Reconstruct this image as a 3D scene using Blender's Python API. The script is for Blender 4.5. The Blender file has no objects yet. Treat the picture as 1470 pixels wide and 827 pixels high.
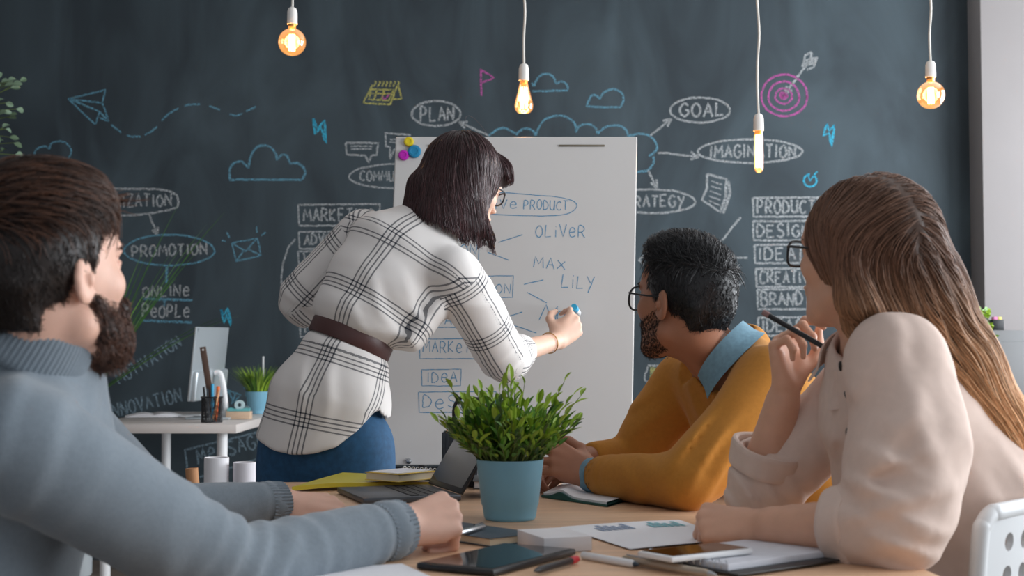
import bpy, bmesh, math, random
import numpy as np
from mathutils import Vector, Matrix
random.seed(7); RNG = np.random.default_rng(7)
scene = bpy.context.scene
COL = scene.collection
# ------------------------------------------------------------------ camera, light, exposure
FPX, PW, PH, HZ = 2019.0, 1470.0, 827.0, 503.0
CAMZ = 1.05
PITCH = math.atan((HZ - PH/2)/FPX)
cam_d = bpy.data.cameras.new('camera'); cam = bpy.data.objects.new('camera', cam_d); COL.objects.link(cam)
cam.location = (0, 0, CAMZ); cam.rotation_euler = (math.pi/2 + PITCH, 0, 0)
cam_d.sensor_width = 36.0; cam_d.lens = FPX/PW*36.0; cam_d.clip_start = 0.05
cam_d.dof.use_dof = True; cam_d.dof.focus_distance = 3.25; cam_d.dof.aperture_fstop = 6.5
scene.camera = cam
scene.view_settings.view_transform = 'Standard'; scene.view_settings.look = 'None'
scene.view_settings.gamma = 1.0; scene.view_settings.use_curve_mapping = False
scene.view_settings.exposure = 0.48
world = bpy.data.worlds.new('world'); scene.world = world; world.use_nodes = True
wb = world.node_tree.nodes['Background']; wb.inputs[0].default_value = (0.88, 0.93, 1.0, 1); wb.inputs[1].default_value = 0.36

def area(name, loc, rot, sx, sy, power, col):
    l = bpy.data.lights.new(name, 'AREA'); l.shape = 'RECTANGLE'; l.size = sx; l.size_y = sy
    l.energy = power; l.color = col
    o = bpy.data.objects.new(name, l); o.location = loc; o.rotation_euler = rot; COL.objects.link(o); return o
# daylight entering through the tall windows of the right-hand wall, just inside the glass
area('daylight_window_far', (3.62, 5.3, 1.75), (0, math.radians(90), 0), 2.2, 2.0, 132, (0.91, 0.955, 1.0))
area('daylight_window_near', (3.62, 2.1, 1.75), (0, math.radians(90), 0), 2.2, 2.6, 102, (0.91, 0.955, 1.0))

# ------------------------------------------------------------------ picture measurement -> place
def P(px, py, Y):
    """world point seen at photo pixel (px,py) at distance Y into the room"""
    dx = (px - PW/2)/FPX; dy = -(py - PH/2)/FPX
    c, s = math.cos(PITCH), math.sin(PITCH)
    d = np.array([dx, c - dy*s, s + dy*c])
    return np.array([0, 0, CAMZ]) + d*(Y/d[1])
def T(px, py, z=0.75):
    """world point on the horizontal plane z"""
    dx = (px - PW/2)/FPX; dy = -(py - PH/2)/FPX
    c, s = math.cos(PITCH), math.sin(PITCH)
    d = np.array([dx, c - dy*s, s + dy*c])
    return np.array([0, 0, CAMZ]) + d*((z - CAMZ)/d[2])
def V(*a): return np.array(a, float)
def unit(v): v = np.asarray(v, float); return v/np.linalg.norm(v)

# ------------------------------------------------------------------ materials
MATS = {}
def lin(c):
    return tuple(((x/12.92) if x <= 0.04045 else ((x+0.055)/1.055)**2.4) for x in c)
def rgb(r, g, b): return lin((r/255, g/255, b/255))
def mat(name, col, rough=0.6, metal=0.0, spec=0.5, noise=0.0, nscale=20.0, bump=0.0, bscale=200.0, sheen=0.0, sss=0.0, coat=0.0, stretch=None, attr=None):
    m = bpy.data.materials.new(name); m.use_nodes = True
    nt = m.node_tree; b = nt.nodes['Principled BSDF']
    b.inputs['Base Color'].default_value = (*col, 1); b.inputs['Roughness'].default_value = rough
    b.inputs['Metallic'].default_value = metal; b.inputs['Specular IOR Level'].default_value = spec
    if sheen: b.inputs['Sheen Weight'].default_value = sheen
    if coat: b.inputs['Coat Weight'].default_value = coat
    if sss:
        b.inputs['Subsurface Weight'].default_value = sss; b.inputs['Subsurface Radius'].default_value = (0.012, 0.005, 0.003)
        b.inputs['Subsurface Scale'].default_value = 1.0
    tc = nt.nodes.new('ShaderNodeTexCoord'); src = tc.outputs['Object']
    if stretch:
        mp = nt.nodes.new('ShaderNodeMapping'); mp.inputs['Scale'].default_value = stretch; nt.links.new(src, mp.inputs[0]); src = mp.outputs[0]
    base = None
    if attr:
        at = nt.nodes.new('ShaderNodeAttribute'); at.attribute_name = attr; base = at.outputs['Color']
        nt.links.new(base, b.inputs['Base Color'])
    if noise:
        n = nt.nodes.new('ShaderNodeTexNoise'); n.inputs['Scale'].default_value = nscale; n.inputs['Detail'].default_value = 4
        nt.links.new(src, n.inputs['Vector'])
        mr = nt.nodes.new('ShaderNodeMapRange'); mr.inputs[1].default_value = 0.3; mr.inputs[2].default_value = 0.7
        mr.inputs[3].default_value = 1-noise; mr.inputs[4].default_value = 1+noise
        nt.links.new(n.outputs['Fac'], mr.inputs[0])
        mx = nt.nodes.new('ShaderNodeVectorMath'); mx.operation = 'SCALE'
        if base: nt.links.new(base, mx.inputs[0])
        else: mx.inputs[0].default_value = col
        nt.links.new(mr.outputs[0], mx.inputs['Scale']); nt.links.new(mx.outputs[0], b.inputs['Base Color'])
    if bump:
        n2 = nt.nodes.new('ShaderNodeTexNoise'); n2.inputs['Scale'].default_value = bscale; n2.inputs['Detail'].default_value = 3
        nt.links.new(src, n2.inputs['Vector'])
        bp = nt.nodes.new('ShaderNodeBump'); bp.inputs['Strength'].default_value = bump; bp.inputs['Distance'].default_value = 0.002
        nt.links.new(n2.outputs['Fac'], bp.inputs['Height']); nt.links.new(bp.outputs[0], b.inputs['Normal'])
    MATS[name] = m
    return m
def emit(name, col, s):
    m = bpy.data.materials.new(name); m.use_nodes = True; nt = m.node_tree
    b = nt.nodes['Principled BSDF']; b.inputs['Base Color'].default_value = (*col, 1)
    b.inputs['Emission Color'].default_value = (*col, 1); b.inputs['Emission Strength'].default_value = s
    return m
def chalk(name, col, cover=0.62, scale=260.0, lo=0.42, hi=0.62):
    m = bpy.data.materials.new(name); m.use_nodes = True; nt = m.node_tree; b = nt.nodes['Principled BSDF']
    b.inputs['Base Color'].default_value = (*col, 1); b.inputs['Roughness'].default_value = 0.95; b.inputs['Specular IOR Level'].default_value = 0.1
    tc = nt.nodes.new('ShaderNodeTexCoord'); n = nt.nodes.new('ShaderNodeTexNoise'); n.inputs['Scale'].default_value = scale; n.inputs['Detail'].default_value = 2
    nt.links.new(tc.outputs['Object'], n.inputs['Vector'])
    mr = nt.nodes.new('ShaderNodeMapRange'); mr.inputs[1].default_value = lo; mr.inputs[2].default_value = hi; mr.inputs[3].default_value = cover*0.35; mr.inputs[4].default_value = cover
    nt.links.new(n.outputs['Fac'], mr.inputs[0]); nt.links.new(mr.outputs[0], b.inputs['Alpha'])
    return m

# ------------------------------------------------------------------ objects
def props(o, label=None, cat=None, group=None, kind=None):
    if label: o['label'] = label
    if cat: o['category'] = cat
    if group: o['group'] = group
    if kind: o['kind'] = kind
    return o
def empty(name, loc, label=None, cat=None, group=None, rot=None):
    o = bpy.data.objects.new(name, None); o.location = Vector(loc); o.empty_display_size = 0.05; COL.objects.link(o)
    if rot is not None: o.rotation_euler = rot
    return props(o, label, cat, group)
def link(name, me, material, parent=None, local=False):
    o = bpy.data.objects.new(name, me); COL.objects.link(o)
    if material is not None:
        for mm in (material if isinstance(material, (list, tuple)) else [material]): me.materials.append(mm)
    if parent is not None:
        o.parent = parent
        if not local:
            o.matrix_parent_inverse = world_mat(parent).inverted()
    return o
def world_mat(o):
    m = Matrix.LocRotScale(o.location, o.rotation_euler, o.scale)
    if o.parent: m = world_mat(o.parent) @ o.matrix_parent_inverse @ m
    return m
def np_mesh(name, verts, faces, smooth=True, sharp=None):
    verts = np.ascontiguousarray(verts, dtype=np.float32); faces = np.ascontiguousarray(faces, dtype=np.int32)
    me = bpy.data.meshes.new(name); n = faces.shape[1]
    me.vertices.add(len(verts)); me.vertices.foreach_set('co', verts.ravel())
    me.loops.add(faces.size); me.loops.foreach_set('vertex_index', faces.ravel())
    me.polygons.add(len(faces)); me.polygons.foreach_set('loop_start', np.arange(0, faces.size, n, dtype=np.int32))
    me.update(calc_edges=True); me.validate()
    if smooth: me.polygons.foreach_set('use_smooth', np.ones(len(me.polygons), dtype=bool))
    if sharp: me.set_sharp_from_angle(angle=sharp)
    return me

class MB:
    """collects shapes of ONE mesh object"""
    def __init__(s): s.v = []; s.f = []; s.mi = []
    def add(s, vs, fs, m=0):
        b = len(s.v); s.v += [tuple(map(float, v)) for v in vs]; s.f += [tuple(b+i for i in f) for f in fs]; s.mi += [m]*len(fs); return s
    def box(s, c, size, R=None, bev=0.0, m=0, seg=2):
        bm = bmesh.new(); bmesh.ops.create_cube(bm, size=1.0)
        for v in bm.verts: v.co = Vector((v.co.x*size[0], v.co.y*size[1], v.co.z*size[2]))
        if bev: bmesh.ops.bevel(bm, geom=bm.edges[:], offset=min(bev, min(size)*0.49), segments=seg, profile=0.5, affect='EDGES')
        Rm = np.eye(3) if R is None else np.asarray(R)
        vs = [Rm @ np.array(v.co) + np.asarray(c, float) for v in bm.verts]
        bm.verts.index_update(); fs = [[v.index for v in f.verts] for f in bm.faces]; bm.free()
        return s.add(vs, fs, m)
    def lathe(s, prof, c=(0, 0, 0), n=40, R=None, m=0, close=True):
        Rm = np.eye(3) if R is None else np.asarray(R); c = np.asarray(c, float)
        vs = []; fs = []
        for r, z in prof:
            for i in range(n):
                a = 2*math.pi*i/n; vs.append(Rm @ np.array([r*math.cos(a), r*math.sin(a), z]) + c)
        for j in range(len(prof)-1):
            for i in range(n):
                fs.append((j*n+i, j*n+(i+1) % n, (j+1)*n+(i+1) % n, (j+1)*n+i))
        if close:
            if prof[0][0] > 1e-5: fs.append(tuple(reversed(range(n))))
            if prof[-1][0] > 1e-5: fs.append(tuple((len(prof)-1)*n+i for i in range(n)))
        return s.add(vs, fs, m)
    def tube(s, pts, r, n=8, m=0, cap=True):
        pts = [np.asarray(p, float) for p in pts]; N = len(pts)
        rs = r if hasattr(r, '__len__') else [r]*N
        t = [unit(pts[min(i+1, N-1)] - pts[max(i-1, 0)]) for i in range(N)]
        u = np.cross(t[0], [0, 0, 1.0]);
        if np.linalg.norm(u) < 1e-3: u = np.cross(t[0], [1.0, 0, 0])
        u = unit(u); vs = []; fs = []
        for i in range(N):
            u = unit(u - t[i]*np.dot(u, t[i])); w = np.cross(t[i], u)
            for k in range(n):
                a = 2*math.pi*k/n; vs.append(pts[i] + rs[i]*(math.cos(a)*u + math.sin(a)*w))
        for i in range(N-1):
            for k in range(n): fs.append((i*n+k, i*n+(k+1) % n, (i+1)*n+(k+1) % n, (i+1)*n+k))
        if cap: fs.append(tuple(reversed(range(n)))); fs.append(tuple((N-1)*n+k for k in range(n)))
        return s.add(vs, fs, m)
    def prism(s, poly, z0, z1, R=None, c=(0, 0, 0), m=0):
        n = len(poly); Rm = np.eye(3) if R is None else np.asarray(R); c = np.asarray(c, float)
        vs = [Rm @ np.array([x, y, z0]) + c for x, y in poly] + [Rm @ np.array([x, y, z1]) + c for x, y in poly]
        fs = [tuple(reversed(range(n))), tuple(range(n, 2*n))] + [(i, (i+1) % n, n+(i+1) % n, n+i) for i in range(n)]
        return s.add(vs, fs, m)
    def quadgrid(s, fn, nu, nv, m=0):
        vs = [fn(i/nu, j/nv) for j in range(nv+1) for i in range(nu+1)]
        fs = [(j*(nu+1)+i, j*(nu+1)+i+1, (j+1)*(nu+1)+i+1, (j+1)*(nu+1)+i) for j in range(nv) for i in range(nu)]
        return s.add(vs, fs, m)
    def build(s, name, material, parent=None, sharp=math.radians(40), local=False, smooth=True):
        me = bpy.data.meshes.new(name); me.from_pydata(s.v, [], s.f); me.update()
        me.polygons.foreach_set('material_index', s.mi)
        bm = bmesh.new(); bm.from_mesh(me); bmesh.ops.recalc_face_normals(bm, faces=bm.faces[:]); bm.to_mesh(me); bm.free()
        if smooth:
            me.polygons.foreach_set('use_smooth', [True]*len(me.polygons)); me.set_sharp_from_angle(angle=sharp)
        return link(name, me, material, parent, local)
def rotz(a): c, s = math.cos(a), math.sin(a); return np.array([[c, -s, 0], [s, c, 0], [0, 0, 1.0]])
def rotx(a): c, s = math.cos(a), math.sin(a); return np.array([[1.0, 0, 0], [0, c, -s], [0, s, c]])
def roty(a): c, s = math.cos(a), math.sin(a); return np.array([[c, 0, s], [0, 1.0, 0], [-s, 0, c]])
def frame_z(axis, hint=(0, 0, 1)):
    z = unit(axis); x = np.cross(hint, z)
    if np.linalg.norm(x) < 1e-4: x = np.cross((1, 0, 0), z)
    x = unit(x); return np.column_stack([x, np.cross(z, x), z])
def smooth_line(pts, n=8):
    """Catmull-Rom through the points"""
    p = [np.asarray(q, float) for q in pts]; p = [2*p[0]-p[1]] + p + [2*p[-1]-p[-2]]; out = []
    for i in range(1, len(p)-2):
        for k in range(n):
            t = k/n; a, b, c, d = p[i-1], p[i], p[i+1], p[i+2]
            out.append(0.5*((2*b) + (-a+c)*t + (2*a-5*b+4*c-d)*t*t + (-a+3*b-3*c+d)*t**3))
    out.append(p[-2]); return out
def copy_tree(o, parent=None):
    c = o.copy(); COL.objects.link(c); c.parent = parent
    for ch in list(o.children): copy_tree(ch, c)
    return c
# ------------------------------------------------------------------ the room
WALLY = 7.1
m_board = mat('chalkboard_paint', rgb(72, 86, 94), rough=0.62, spec=0.25, noise=0.10, nscale=1.6)
def smudge_board(m):
    nt = m.node_tree; b = nt.nodes['Principled BSDF']; tc = nt.nodes.new('ShaderNodeTexCoord')
    n = nt.nodes.new('ShaderNodeTexNoise'); n.inputs['Scale'].default_value = 1.3; n.inputs['Detail'].default_value = 6; n.inputs['Distortion'].default_value = 1.5
    mp = nt.nodes.new('ShaderNodeMapping'); mp.inputs['Scale'].default_value = (1.6, 1, 0.7); nt.links.new(tc.outputs['Object'], mp.inputs[0]); nt.links.new(mp.outputs[0], n.inputs['Vector'])
    cr = nt.nodes.new('ShaderNodeValToRGB'); cr.color_ramp.elements[0].position = 0.35; cr.color_ramp.elements[0].color = (*rgb(46, 55, 61), 1)
    cr.color_ramp.elements[1].position = 0.75; cr.color_ramp.elements[1].color = (*rgb(68, 81, 88), 1)
    nt.links.new(n.outputs['Fac'], cr.inputs[0]); nt.links.new(cr.outputs[0], b.inputs['Base Color'])
smudge_board(m_board)
m_plaster = mat('pale_plaster', rgb(140, 136, 136), rough=0.85, noise=0.03, nscale=3, bump=0.1, bscale=60)
m_ceiling = mat('ceiling_paint', rgb(225, 225, 225), rough=0.9, noise=0.02, nscale=2)
m_floor = mat('floor_boards', rgb(120, 108, 98), rough=0.5, noise=0.15, nscale=3, stretch=(8, 1, 1))
def slab(name, c, size, material, kind='structure', bev=0.0):
    o = MB().box((0, 0, 0), size, bev=bev).build(name, material); o.location = c; o['kind'] = kind; return o
wall_back = slab('wall_back', (-0.2, WALLY+0.1, 1.75), (8.0, 0.2, 3.5), m_board)
slab('floor', (-0.2, 3.2, -0.05), (8.0, 8.0, 0.1), m_floor)
slab('ceiling', (-0.2, 3.2, 3.55), (8.0, 8.0, 0.1), m_ceiling)
slab('wall_left', (-4.25, 3.2, 1.75), (0.1, 8.0, 3.5), m_plaster)
# right wall with two tall window openings
wr = MB()
for (y0, y1, z0, z1) in ((-0.8, 7.2, 0, 0.6), (-0.8, 7.2, 2.9, 3.5), (-0.8, 0.9, 0.6, 2.9), (3.6, 4.2, 0.6, 2.9), (6.4, 7.2, 0.6, 2.9)):
    wr.box((3.75, (y0+y1)/2, (z0+z1)/2), (0.1, y1-y0, z1-z0))
o = wr.build('wall_right', m_plaster); o['kind'] = 'structure'
m_winframe = mat('window_frame_paint', rgb(225, 226, 228), rough=0.4)
m_glass = mat('window_glass', (0.9, 0.95, 1.0), rough=0.02); m_glass.node_tree.nodes['Principled BSDF'].inputs['Alpha'].default_value = 0.12
for i, (y0, y1) in enumerate(((0.9, 3.6), (4.2, 6.4))):
    w = MB()
    for yy in (y0+0.03, (y0+y1)/2, y1-0.03): w.box((3.75, yy, 1.75), (0.07, 0.06, 2.3), bev=0.006)
    for zz in (0.63, 2.0, 2.87): w.box((3.75, (y0+y1)/2, zz), (0.07, y1-y0, 0.06), bev=0.006)
    wo = w.build('window_%d' % (i+1), m_winframe); wo['kind'] = 'structure'
    MB().box((3.76, (y0+y1)/2, 1.75), (0.006, y1-y0-0.06, 2.24)).build('window_pane', m_glass, wo)
pil = slab('trim_1', (3.0, WALLY-0.10, 1.75), (1.36, 0.20, 3.5), m_plaster, bev=0.004)

# ------------------------------------------------------------------ handwriting
GLYPH = {
 'A': [[(0,0),(.5,1),(1,0)],[(.2,.38),(.8,.38)]], 'B': [[(0,0),(0,1),(.6,1),(.8,.78),(.6,.55),(0,.53)],[(.6,.55),(.95,.28),(.7,0),(0,0)]],
 'C': [[(.95,.85),(.6,1),(.2,.85),(0,.5),(.15,.15),(.55,0),(.95,.12)]], 'D': [[(0,0),(.05,1),(.6,.9),(.95,.55),(.7,.12),(0,0)]],
 'E': [[(.9,1),(0,1),(0,0),(.9,0)],[(0,.52),(.7,.52)]], 'F': [[(.9,1),(0,1),(0,0)],[(0,.55),(.7,.55)]],
 'G': [[(.95,.85),(.55,1),(.15,.8),(0,.45),(.2,.1),(.6,0),(.95,.2),(.95,.45),(.6,.45)]], 'H': [[(0,0),(0,1)],[(1,0),(1,1)],[(0,.5),(1,.5)]],
 'I': [[(.5,0),(.5,1)]], 'K': [[(0,0),(0,1)],[(.85,1),(0,.45),(.9,0)]], 'L': [[(.1,1),(0,0),(.9,.05)]],
 'M': [[(0,0),(.12,1),(.5,.35),(.9,1),(1,0)]], 'N': [[(0,0),(.05,1),(.9,0),(1,1)]], 'O': [[(.5,1),(.12,.8),(0,.45),(.2,.08),(.6,0),(.95,.3),(.95,.65),(.7,.95),(.4,1)]],
 'P': [[(0,0),(.05,1),(.65,.98),(.85,.75),(.6,.5),(.05,.45)]], 'R': [[(0,0),(.05,1),(.65,.98),(.85,.75),(.55,.5),(.05,.48)],[(.4,.48),(.95,0)]],
 'S': [[(.9,.88),(.5,1),(.12,.8),(.3,.55),(.75,.42),(.9,.18),(.5,0),(.05,.12)]], 'T': [[(0,1),(1,1)],[(.5,1),(.48,0)]],
 'U': [[(0,1),(.05,.25),(.4,0),(.8,.15),(.95,1)],[(.95,1),(.95,0)]], 'V': [[(0,1),(.5,0),(1,1)]], 'W': [[(0,1),(.25,0),(.5,.65),(.75,0),(1,1)]],
 'X': [[(0,.8),(1,0)],[(.95,.75),(0,0)]], 'Y': [[(0,1),(.5,.5)],[(1,1),(.25,-.25)]], 'Z': [[(.05,1),(.95,1),(.0,0),(1,.02)]],
 'e': [[(.1,.4),(.85,.45),(.75,.75),(.4,.8),(.08,.5),(.15,.12),(.5,0),(.95,.12)]], 'i': [[(.5,0),(.5,.65)],[(.48,.92),(.52,.98)]],
 'a': [[(.9,.7),(.4,.75),(.05,.4),(.2,.05),(.6,.1),(.9,.7),(.9,.05)]], 'r': [[(.1,.7),(.15,0)],[(.15,.45),(.5,.7),(.9,.62)]], 'y': [[(0,.6),(.45,.1)],[(.95,.65),(.2,-.4)]], 'g': [],
}
CURVY = set('BCDGOPRSUea')
class Strokes:
    """flat hand-drawn marks lying on one board; the plane maps picture measurements to the board surface"""
    def __init__(s, proj, w, jit=0.0): s.proj = proj; s.w = w; s.mb = MB(); s.jit = jit
    def line(s, pts, w=None, curve=False, close=False):
        w = w or s.w; p = [np.array(q, float) for q in pts]
        if close: p = p + [p[0]]
        if curve: p = smooth_line(p, 6)
        q = []                                        # resample and add a hand tremble
        for a, b in zip(p[:-1], p[1:]):
            L = np.linalg.norm(b-a); k = max(1, int(L/6)) if not curve else 1
            q += [a+(b-a)*i/k for i in range(k)]
        q.append(p[-1]); q = [x+RNG.normal(0, s.jit, 2) for x in q]
        N = len(q); 
        if N < 2: return s
        vs = []
        for i in range(N):
            t = q[min(i+1, N-1)]-q[max(i-1, 0)]; L = np.linalg.norm(t)
            t = t/L if L > 1e-6 else np.array([1., 0]); nn = np.array([-t[1], t[0]])
            ww = w*0.5*(0.85+0.3*RNG.random())
            vs += [s.proj(*(q[i]+nn*ww)), s.proj(*(q[i]-nn*ww))]
        s.mb.add(vs, [(2*i, 2*i+1, 2*i+3, 2*i+2) for i in range(N-1)]); return s
    def ellipse(s, cx, cy, rx, ry, a0=0.0, a1=6.5, w=None, n=40):
        return s.line([(cx+rx*(1+.02*math.sin(3*a))*math.cos(a), cy+ry*math.sin(a)) for a in [a0+(a1-a0)*i/n for i in range(n+1)]], w, curve=False)
    def text(s, txt, x0, y0, x1, y1, h, w=None, gap=0.35):
        """baseline from (x0,y0) to (x1,y1), capital height h (picture pixels)"""
        d = np.array([x1-x0, y1-y0], float); L = np.linalg.norm(d); d /= L; up = np.array([d[1], -d[0]])
        wid = [0.35 if ch in 'Ii' else (1.15 if ch in 'MW' else 0.95) for ch in txt]
        tot = sum(wid) + gap*(len(txt)-1); u = L/tot; x = 0
        for ch, cw in zip(txt, wid):
            sc = 0.92+0.14*RNG.random(); dy = RNG.normal(0, .03)*h
            for st in GLYPH.get(ch, []):
                pts = [np.array([x0, y0]) + d*(x+gx*cw*u) + up*(gy*h*sc+dy) for gx, gy in st]
                s.line(pts, w, curve=(ch in CURVY))
            x += (cw+gap)*u
        return s
    def arrow(s, a, b, hl=9, w=None):
        a = np.array(a, float); b = np.array(b, float); d = unit(b-a); n = np.array([-d[1], d[0]])
        s.line([a, b], w); s.line([b-d*hl+n*hl*.45, b], w); s.line([b-d*hl-n*hl*.45, b], w); return s
    def box(s, x0, y0, x1, y1, w=None): return s.line([(x0, y0), (x1, y0-1), (x1-1, y1), (x0+1, y1), (x0, y0)], w)
    def build(s, name, m, parent): return s.mb.build(name, m, parent, smooth=False)

c_white = chalk('white_chalk', rgb(195, 200, 202), 0.66)
c_blue = chalk('blue_chalk', rgb(115, 175, 200), 0.66)
c_teal = chalk('bright_blue_chalk', rgb(70, 190, 225), 0.85)
c_pink = chalk('pink_chalk', rgb(205, 95, 175), 0.75)
c_yel = chalk('yellow_chalk', rgb(205, 200, 110), 0.75)
c_dim = chalk('rubbed_chalk', rgb(150, 175, 190), 0.62)
def onwall(x, y): return P(x, y, WALLY-0.0015)
def S(w=3.0, j=0.25): return Strokes(onwall, w, j)
def wl(s, name, m, label=None):
    o = s.build(name, m, wall_back)
    if label: o['label'] = label
W = wall_back
s = S(2.6); s.line([(98,142),(152,129),(147,148),(98,142)]); s.line([(147,148),(156,174),(143,169)]); s.line([(98,142),(137,179),(143,160),(99,142)]); s.line([(143,160),(156,174)])
wl(s, 'paper_plane_drawing', c_blue)
s = S(2.6)
for d in ([(160,179),(167,185),(174,190)],[(182,194),(191,196),(202,196)],[(208,193),(217,189),(226,182)],[(232,173),(243,163),(256,155)],[(265,152),(275,150),(287,150)],[(300,152),(308,155),(316,158)],[(329,164),(338,166),(348,163)],[(353,160),(360,157),(367,153)]): s.line(d, curve=True)
wl(s, 'dashed_trail_drawing', c_blue)
def arcs(s, *groups):
    for g in groups: s.line(g, curve=len(g) > 2)
s = S(2.6); arcs(s, [(49,226),(51,216),(57,212),(65,210),(71,214)], [(71,214),(74,206),(84,203),(94,205),(101,213),(102,220),(98,229)], [(98,229),(49,226)]); wl(s, 'cloud_drawing', c_blue)
s = S(3.2); arcs(s, [(330,258),(330,243),(336,234),(347,232),(357,241)], [(357,241),(359,228),(365,215),(375,209),(388,211),(395,220),(398,230)], [(398,229),(405,222),(412,224),(417,236)], [(417,235),(426,234),(435,240),(438,248),(434,257)], [(434,258),(330,258)]); wl(s, 'cloud_drawing', c_blue)
s = S(2.8); arcs(s, [(764,119),(767,123),(772,112),(782,106),(793,109),(798,119)], [(798,120),(806,117),(814,122),(815,130)], [(815,130),(764,131)]); wl(s, 'cloud_drawing', c_blue)
s = S(2.8); arcs(s, [(842,153),(848,138),(856,137),(860,142)], [(860,142),(868,132),(880,128),(891,132),(895,142),(891,154)], [(891,154),(842,153)]); wl(s, 'cloud_drawing', c_blue)
s = S(3.0); arcs(s, [(702,195),(712,187),(725,184),(740,192)], [(740,194),(751,185),(764,187),(769,195)], [(769,194),(775,180),(785,170),(805,166),(820,172),(827,182),(826,190)], [(826,190),(832,181),(845,178),(855,184),(858,192)], [(858,192),(868,183),(885,180),(898,186),(902,195)], [(902,195),(920,192),(935,197),(943,210),(940,218),(932,224)], [(938,224),(938,234),(930,244),(915,247)]); wl(s, 'cloud_drawing', c_blue)
for z in ([(450,170),(452,192),(461,183),(468,206),(466,173),(456,185),(450,172)], [(1187,178),(1182,194),(1190,191),(1194,210),(1198,180),(1190,188),(1187,178)], [(317,444),(322,464),(325,452),(332,467),(327,442),(321,453),(317,444)]):
    s = S(3.4); s.line(z); wl(s, 'lightning_drawing', c_teal)
s = S(2.2); s.line([(535,122),(521,148),(560,150),(571,122)]); s.line([(533,128),(565,129),(559,144),(529,143)], close=True); s.line([(571,122),(577,142),(565,142)]); s.line([(530,134),(563,135)]); s.line([(541,130),(537,144)]); s.line([(551,130),(547,144)])
for k in range(7): s.line([(537+k*5.5,124),(540+k*5.5,118),(538+k*5.5,117)])
wl(s, 'calendar_drawing', c_yel)
s = S(2.2); s.line([(548,137),(552,143),(560,134)]); wl(s, 'tick_drawing', c_pink)
s = S(2.6); s.line([(690,99),(691,137)]); s.line([(690,100),(709,112),(691,119)]); wl(s, 'flag_drawing', c_pink)
s = S(3.0); s.ellipse(626,163,35,18); s.text('PLAN',604,174,652,172,20,2.8); s.arrow((702,195),(659,175),11); wl(s, 'plan_lettering', c_white)
s = S(2.8); s.line([(496,205),(543,205),(541,223),(534,223),(529,234),(524,223),(498,222),(496,205)]); s.line([(503,210),(535,210)],2); s.line([(504,214),(534,214)],2); s.line([(590,194),(553,191),(554,210),(560,211),(559,229),(567,214),(588,213)]); s.line([(559,200),(580,201)],2); s.line([(559,204),(580,205)],2)
wl(s, 'speech_bubble_drawing', c_white)
s = S(2.4); s.ellipse(575,253,74,18); s.text('COMMUNICATION',517,260,634,260,14,2.2); wl(s, 'communication_lettering', c_white)
s = S(3.0); s.ellipse(1005,158,43,18); s.text('GOAL',976,167,1040,167,18,3.2); s.arrow((933,195),(964,171),11); wl(s, 'goal_lettering', c_white)
s = S(3.0); s.ellipse(1077,217,75,17); s.text('IMAGINATION',1019,226,1142,226,18,3.0); s.arrow((944,219),(1003,225),12); wl(s, 'imagination_lettering', c_white)
s = S(3.0); s.ellipse(937,289,61,17); s.text('STRATEGY',886,297,982,297,16,3.0); s.arrow((930,244),(943,270),11); wl(s, 'strategy_lettering', c_white)
s = S(3.4); s.line([(1015,250),(1043,257),(1042,280),(1034,305),(1008,287),(1015,270),(1015,250)]); s.line([(1046,260),(1048,278),(1038,306)],4)
for k in range(5): s.line([(1021-k*0.8,260+k*7),(1037-k*0.8,265+k*7.5)],1.8)
wl(s, 'document_drawing', c_white)
s = S(3.0); s.line([(1037,345),(1063,312)]); s.line([(1050,370),(1073,370)]); s.line([(1052,415),(1068,404)]); s.line([(931,361),(917,373),(927,382)]); wl(s, 'ray_drawing', c_white)
for txt, x, y0, y1, xe in (('PRODUCTION',1081,284,311,1215),('DESIGN',1081,318,345,1170),('IDEA',1083,352,378,1150),('CREATIVE',1085,386,412,1180),('BRAND',1087,416,444,1160),('IDEAS',1088,456,482,1160)):
    s = S(3.0); s.box(x, y0, xe, y1); s.text(txt, x+6, y1-5, xe-8 if txt != 'PRODUCTION' else xe-14, y1-6, 18, 3.0); wl(s, txt.lower()+'_lettering', c_white)
s = S(2.6); s.ellipse(1163,259,9,9,-1.0,4.6); s.line([(1160,250),(1163,259),(1173,246)]); wl(s, 'tick_drawing', c_teal)
s = S(2.8); s.ellipse(1126,137,33,30); s.ellipse(1125,138,22,21); s.ellipse(1125,138,12,11); s.ellipse(1125,137,4,4,w=5); wl(s, 'target_drawing', c_pink)
s = S(3.2); s.arrow((1160,90),(1127,134),10); s.line([(1152,96),(1156,80),(1165,74)]); s.line([(1158,100),(1168,96),(1173,82)]); s.line([(1160,90),(1166,76)]); s.line([(1156,88),(1170,84)],5); s.line([(1154,93),(1168,90)],5); wl(s, 'arrow_drawing', c_white)
s = S(3.0); s.line([(256,288),(252,279),(235,273),(200,271),(150,272),(112,280),(106,291),(120,303),(160,309),(200,308),(235,303),(254,297),(256,288)], curve=True); s.text('ORGANIZATION',116,298,246,296,17,2.6); s.arrow((213,306),(226,337),10); wl(s, 'organization_lettering', c_white)
s = S(2.6); s.ellipse(243,359,65,22); s.line([(239,382),(239,407)],3.4); s.line([(205,429),(276,431)],3.4); s.line([(236,431),(236,440)]); s.line([(204,460),(276,463)],3.4); wl(s, 'underline_drawing', c_blue)
s = S(2.6); s.text('PROMOTION',190,369,297,365,16,2.8); s.text('ONLINe',205,426,272,425,15,2.6); s.text('PeOPLe',205,455,272,455,17,2.6); wl(s, 'promotion_lettering', c_white)
s = S(2.2); s.line([(333,349),(369,342),(375,367),(339,375)], close=True); s.line([(333,349),(353,361),(369,342)]); s.line([(339,375),(350,359)]); s.line([(375,367),(357,358)])
for r in (((325,333),(329,341)),((318,345),(324,347)),((368,325),(369,334)),((375,338),(382,333))): s.line(r)
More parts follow.
